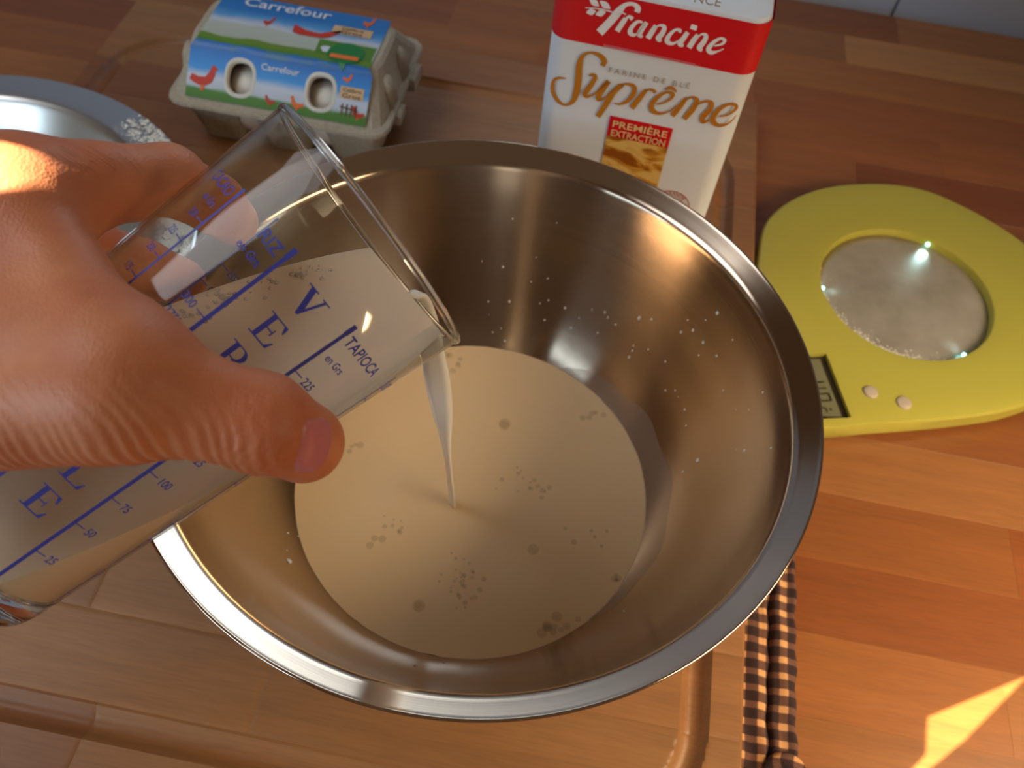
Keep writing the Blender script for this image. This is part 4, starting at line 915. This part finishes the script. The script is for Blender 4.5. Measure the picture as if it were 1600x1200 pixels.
def grad_n(fn, P, e=2e-4):
    g = np.stack([fn(P + np.eye(3)[i] * e) - fn(P - np.eye(3)[i] * e) for i in range(3)], -1); return g / (np.linalg.norm(g, axis=-1, keepdims=True) + 1e-12)
pts = np.array([J[k] for k in J if k != 'fa']); lo = pts.min(0) - .034; hi = pts.max(0) + .030
lo[0] -= .03
V, Fq = snets(hand_sdf, lo, hi, .00125)
# one Catmull-Clark level, then snap to the field and press the skin creases in
me = bpy.data.meshes.new('h'); me.from_pydata(V.tolist(), [], Fq.tolist()); ho = bpy.data.objects.new('h', me); COL.objects.link(ho)
md = ho.modifiers.new('s', 'SUBSURF'); md.levels = 1; md.render_levels = 1; bpy.context.view_layer.update()
me2 = bpy.data.meshes.new_from_object(ho.evaluated_get(bpy.context.evaluated_depsgraph_get())); bpy.data.objects.remove(ho)
nv = len(me2.vertices); P = np.empty(nv * 3); me2.vertices.foreach_get('co', P); P = P.reshape(-1, 3)
N_ = grad_n(hand_sdf, P); P = P - N_ * np.clip(hand_sdf(P), -.0006, .0006)[:, None]
def along(P, a, b):
    ab = J[b] - J[a]; L_ = np.linalg.norm(ab); t = (P - J[a]) @ ab / L_; d = np.linalg.norm(P - J[a] - np.clip(t, 0, L_)[:, None] * ab / L_, axis=1); return t, d, L_
disp = np.zeros(nv)
view = (CAM - J['ip']); view /= np.linalg.norm(view); face = N_ @ view; upv = M[:, 1]
low = -(N_ @ upv)
t, d, L_ = along(P, 'tq', 'tt'); tip_on = np.exp(-(np.maximum(d - .0125, 0) / .003) ** 2)
bend = .0010 * np.sin(P @ E1 * 900) + .0006 * np.sin(P @ M[:, 1] * 1500)
Lq = np.linalg.norm(J['ip'] - J['tq'])
for c_, am, wd_ in [(Lq - .0035, .00042, .0006), (Lq - .0010, .00032, .0005), (Lq + .0015, .00045, .0006), (Lq + .0040, .00030, .0005), (Lq - .0062, .00022, .0005)]:
    disp -= tip_on * am * np.exp(-((t + bend - c_) / wd_) ** 2) * np.clip(face + .3, 0, 1)
t, d, L_ = along(P, 'cmc', 'tq'); on = np.exp(-(np.maximum(d - .019, 0) / .005) ** 2) * np.clip((t - .006) / .01, 0, 1)
wr_ = np.sin((t + .0018 * np.sin(P @ upv * 260) + .35 * (P @ upv)) * 2 * np.pi / .0031 + 1.2 * np.sin(t * 420))
disp += on * np.clip(low * .9 + .35, 0, 1) ** 1.5 * .00026 * wr_
P = P + N_ * disp[:, None]
cols = None
m, nt, b = nmat('skin'); tc = node(nt, 'ShaderNodeTexCoord')
n1 = node(nt, 'ShaderNodeTexNoise'); n1.inputs['Scale'].default_value = 38; n1.inputs['Detail'].default_value = 4; link(nt, tc, 'Object', n1, 0)
n2 = node(nt, 'ShaderNodeTexNoise'); n2.inputs['Scale'].default_value = 900; n2.inputs['Detail'].default_value = 3; link(nt, tc, 'Object', n2, 0)
vo = node(nt, 'ShaderNodeTexVoronoi'); vo.inputs['Scale'].default_value = 1300; link(nt, tc, 'Object', vo, 0)
rp = node(nt, 'ShaderNodeValToRGB'); rp.color_ramp.elements[0].position = .35; rp.color_ramp.elements[0].color = (*srgb(208, 120, 78), 1); rp.color_ramp.elements[1].position = .68; rp.color_ramp.elements[1].color = (*srgb(232, 152, 106), 1); link(nt, n1, 0, rp, 0)
link(nt, rp, 0, b, 'Base Color'); b.inputs['Roughness'].default_value = .48; b.inputs['Subsurface Weight'].default_value = .2; b.inputs['Subsurface Radius'].default_value = (1, .4, .25); b.inputs['Subsurface Scale'].default_value = .004
mp = node(nt, 'ShaderNodeMapping'); mp.inputs['Rotation'].default_value = (.3, .2, .5); mp.inputs['Scale'].default_value = (1500, 380, 700); link(nt, tc, 'Object', mp, 0); n3 = node(nt, 'ShaderNodeTexNoise'); n3.inputs['Scale'].default_value = 1; n3.inputs['Detail'].default_value = 2; link(nt, mp, 0, n3, 'Vector')
ad = node(nt, 'ShaderNodeMath', operation='ADD'); link(nt, n3, 0, ad, 0); link(nt, vo, 'Distance', ad, 1)
bp = node(nt, 'ShaderNodeBump'); bp.inputs['Strength'].default_value = .28; bp.inputs['Distance'].default_value = .0003; link(nt, ad, 0, bp, 'Height'); link(nt, bp, 0, b, 'Normal'); SKIN = m
hand = empty('hand', J['wr']); tag(hand, 'bare hand reaching in from the left, thumb in front, gripping the tipped measuring glass', 'hand')
Fh = [tuple(p.vertices) for p in me2.polygons]
skin = mk('hand_skin', P, Fh, SKIN, hand)
# thumbnail
rays = lambda px, py: M @ np.array([(px - 800) / F, -(py - 600) / F, -1.])
def trace(px, py):
    d = rays(px, py); Ld = np.linalg.norm(d); d = d / Ld; t = .15
    for _ in range(80):
        v = float(hand_sdf((CAM + d * t)[None])[0]); t += v * .8
        if abs(v) < 1e-5: break
        if t > .5: return None
    return CAM + d * t
Lc = cr([(478, 653), (472, 668), (467, 690), (461, 712), (457, 729), (461, 739)], 5); Rc = cr([(500, 650), (513, 662), (517, 680), (513, 704), (500, 727), (478, 741)], 5)
nv_, nu_ = len(Lc), 14; V = []; ok = True
for i in range(nv_):
    v = i / (nv_ - 1)
    for j in range(nu_ + 1):
        u = j / nu_; q = Lc[i] * (1 - u) + Rc[i] * u; p = trace(*q)
        if p is None: p = V[-1] - 0 if V else J['tt']; 
        edge = min(v, 1 - v) * 5; eu = u * 4; rise = .00035 * min(1, edge) * min(1, eu) - .0002 * (1 - min(1, eu * 1.5)) - .00025 * (1 - min(1, edge * 2))
        n_ = grad_n(hand_sdf, np.array([p]))[0]; V.append(p + n_ * rise)
Fc = [(a * (nu_ + 1) + j, (a + 1) * (nu_ + 1) + j, (a + 1) * (nu_ + 1) + j + 1, a * (nu_ + 1) + j + 1) for a in range(nv_ - 1) for j in range(nu_)]
NAIL = plain('nail', srgb(214, 128, 130), .22, sss=.2); o = mk('thumbnail', V, Fc, NAIL, hand); o['label'] = 'pink thumbnail'
for k in ('tt', 'ip', 'tq', 'tm', 'it', 'id1', 'ip1', 'mt', 'md', 'mp', 'rt', 'rd', 'rp', 'pt', 'pd', 'pp'): print('JOINT', k, 'clear of glass by mm', round(float(cone_d(J[k][None])[0]) * 1000, 1))

# fine dark hairs on the back of the hand
HAIR = plain('body_hair', srgb(96, 58, 40), .6); V = []; Fc = []
for _ in range(70):
    q = trace(rng.uniform(70, 215), rng.uniform(228, 262))
    if q is None: continue
    n_ = grad_n(hand_sdf, q[None])[0]; tn = M[:, 0] * 1.0 - M[:, 1] * rng.uniform(.3, .8); tn = tn - n_ * (tn @ n_); tn /= np.linalg.norm(tn); sd_ = np.cross(n_, tn); Lh = rng.uniform(.002, .005); n0 = len(V)
    for i in range(4):
        u = i / 3; c = q + tn * Lh * u + n_ * (.0002 + .0009 * u * (1.2 - u)); w_ = .000028 * (1 - .7 * u)
        V += [c - sd_ * w_, c + sd_ * w_, c + n_ * w_]
    for i in range(3):
        for a in range(3): Fc.append((n0 + i * 3 + a, n0 + i * 3 + (a + 1) % 3, n0 + i * 3 + 3 + (a + 1) % 3, n0 + i * 3 + 3 + a))
o = mk('hair', V, Fc, HAIR, hand, False); tag(o, kind='stuff')
# flour dust caught along the near edge of the weighing plate
V = []; Fc = []
for _ in range(420):
    a = math.radians(rng.normal(-118, 26)); r_ = .0558 - abs(rng.randn()) * .0035; sc = rng.uniform(.00025, .0008); x, y = SCc[0] + r_ * math.cos(a), SCc[1] + r_ * math.sin(a); n0 = len(V)
    for j in range(5): t = 2 * np.pi * j / 5 + a; V.append((x + sc * math.cos(t), y + sc * math.sin(t), .01245))
    V.append((x, y, .01245 + sc * .5))
    for j in range(5): Fc.append((n0 + j, n0 + (j + 1) % 5, n0 + 5))
o = mk('flour_dust', V, Fc, FLOUR, scale, False); tag(o, kind='stuff')
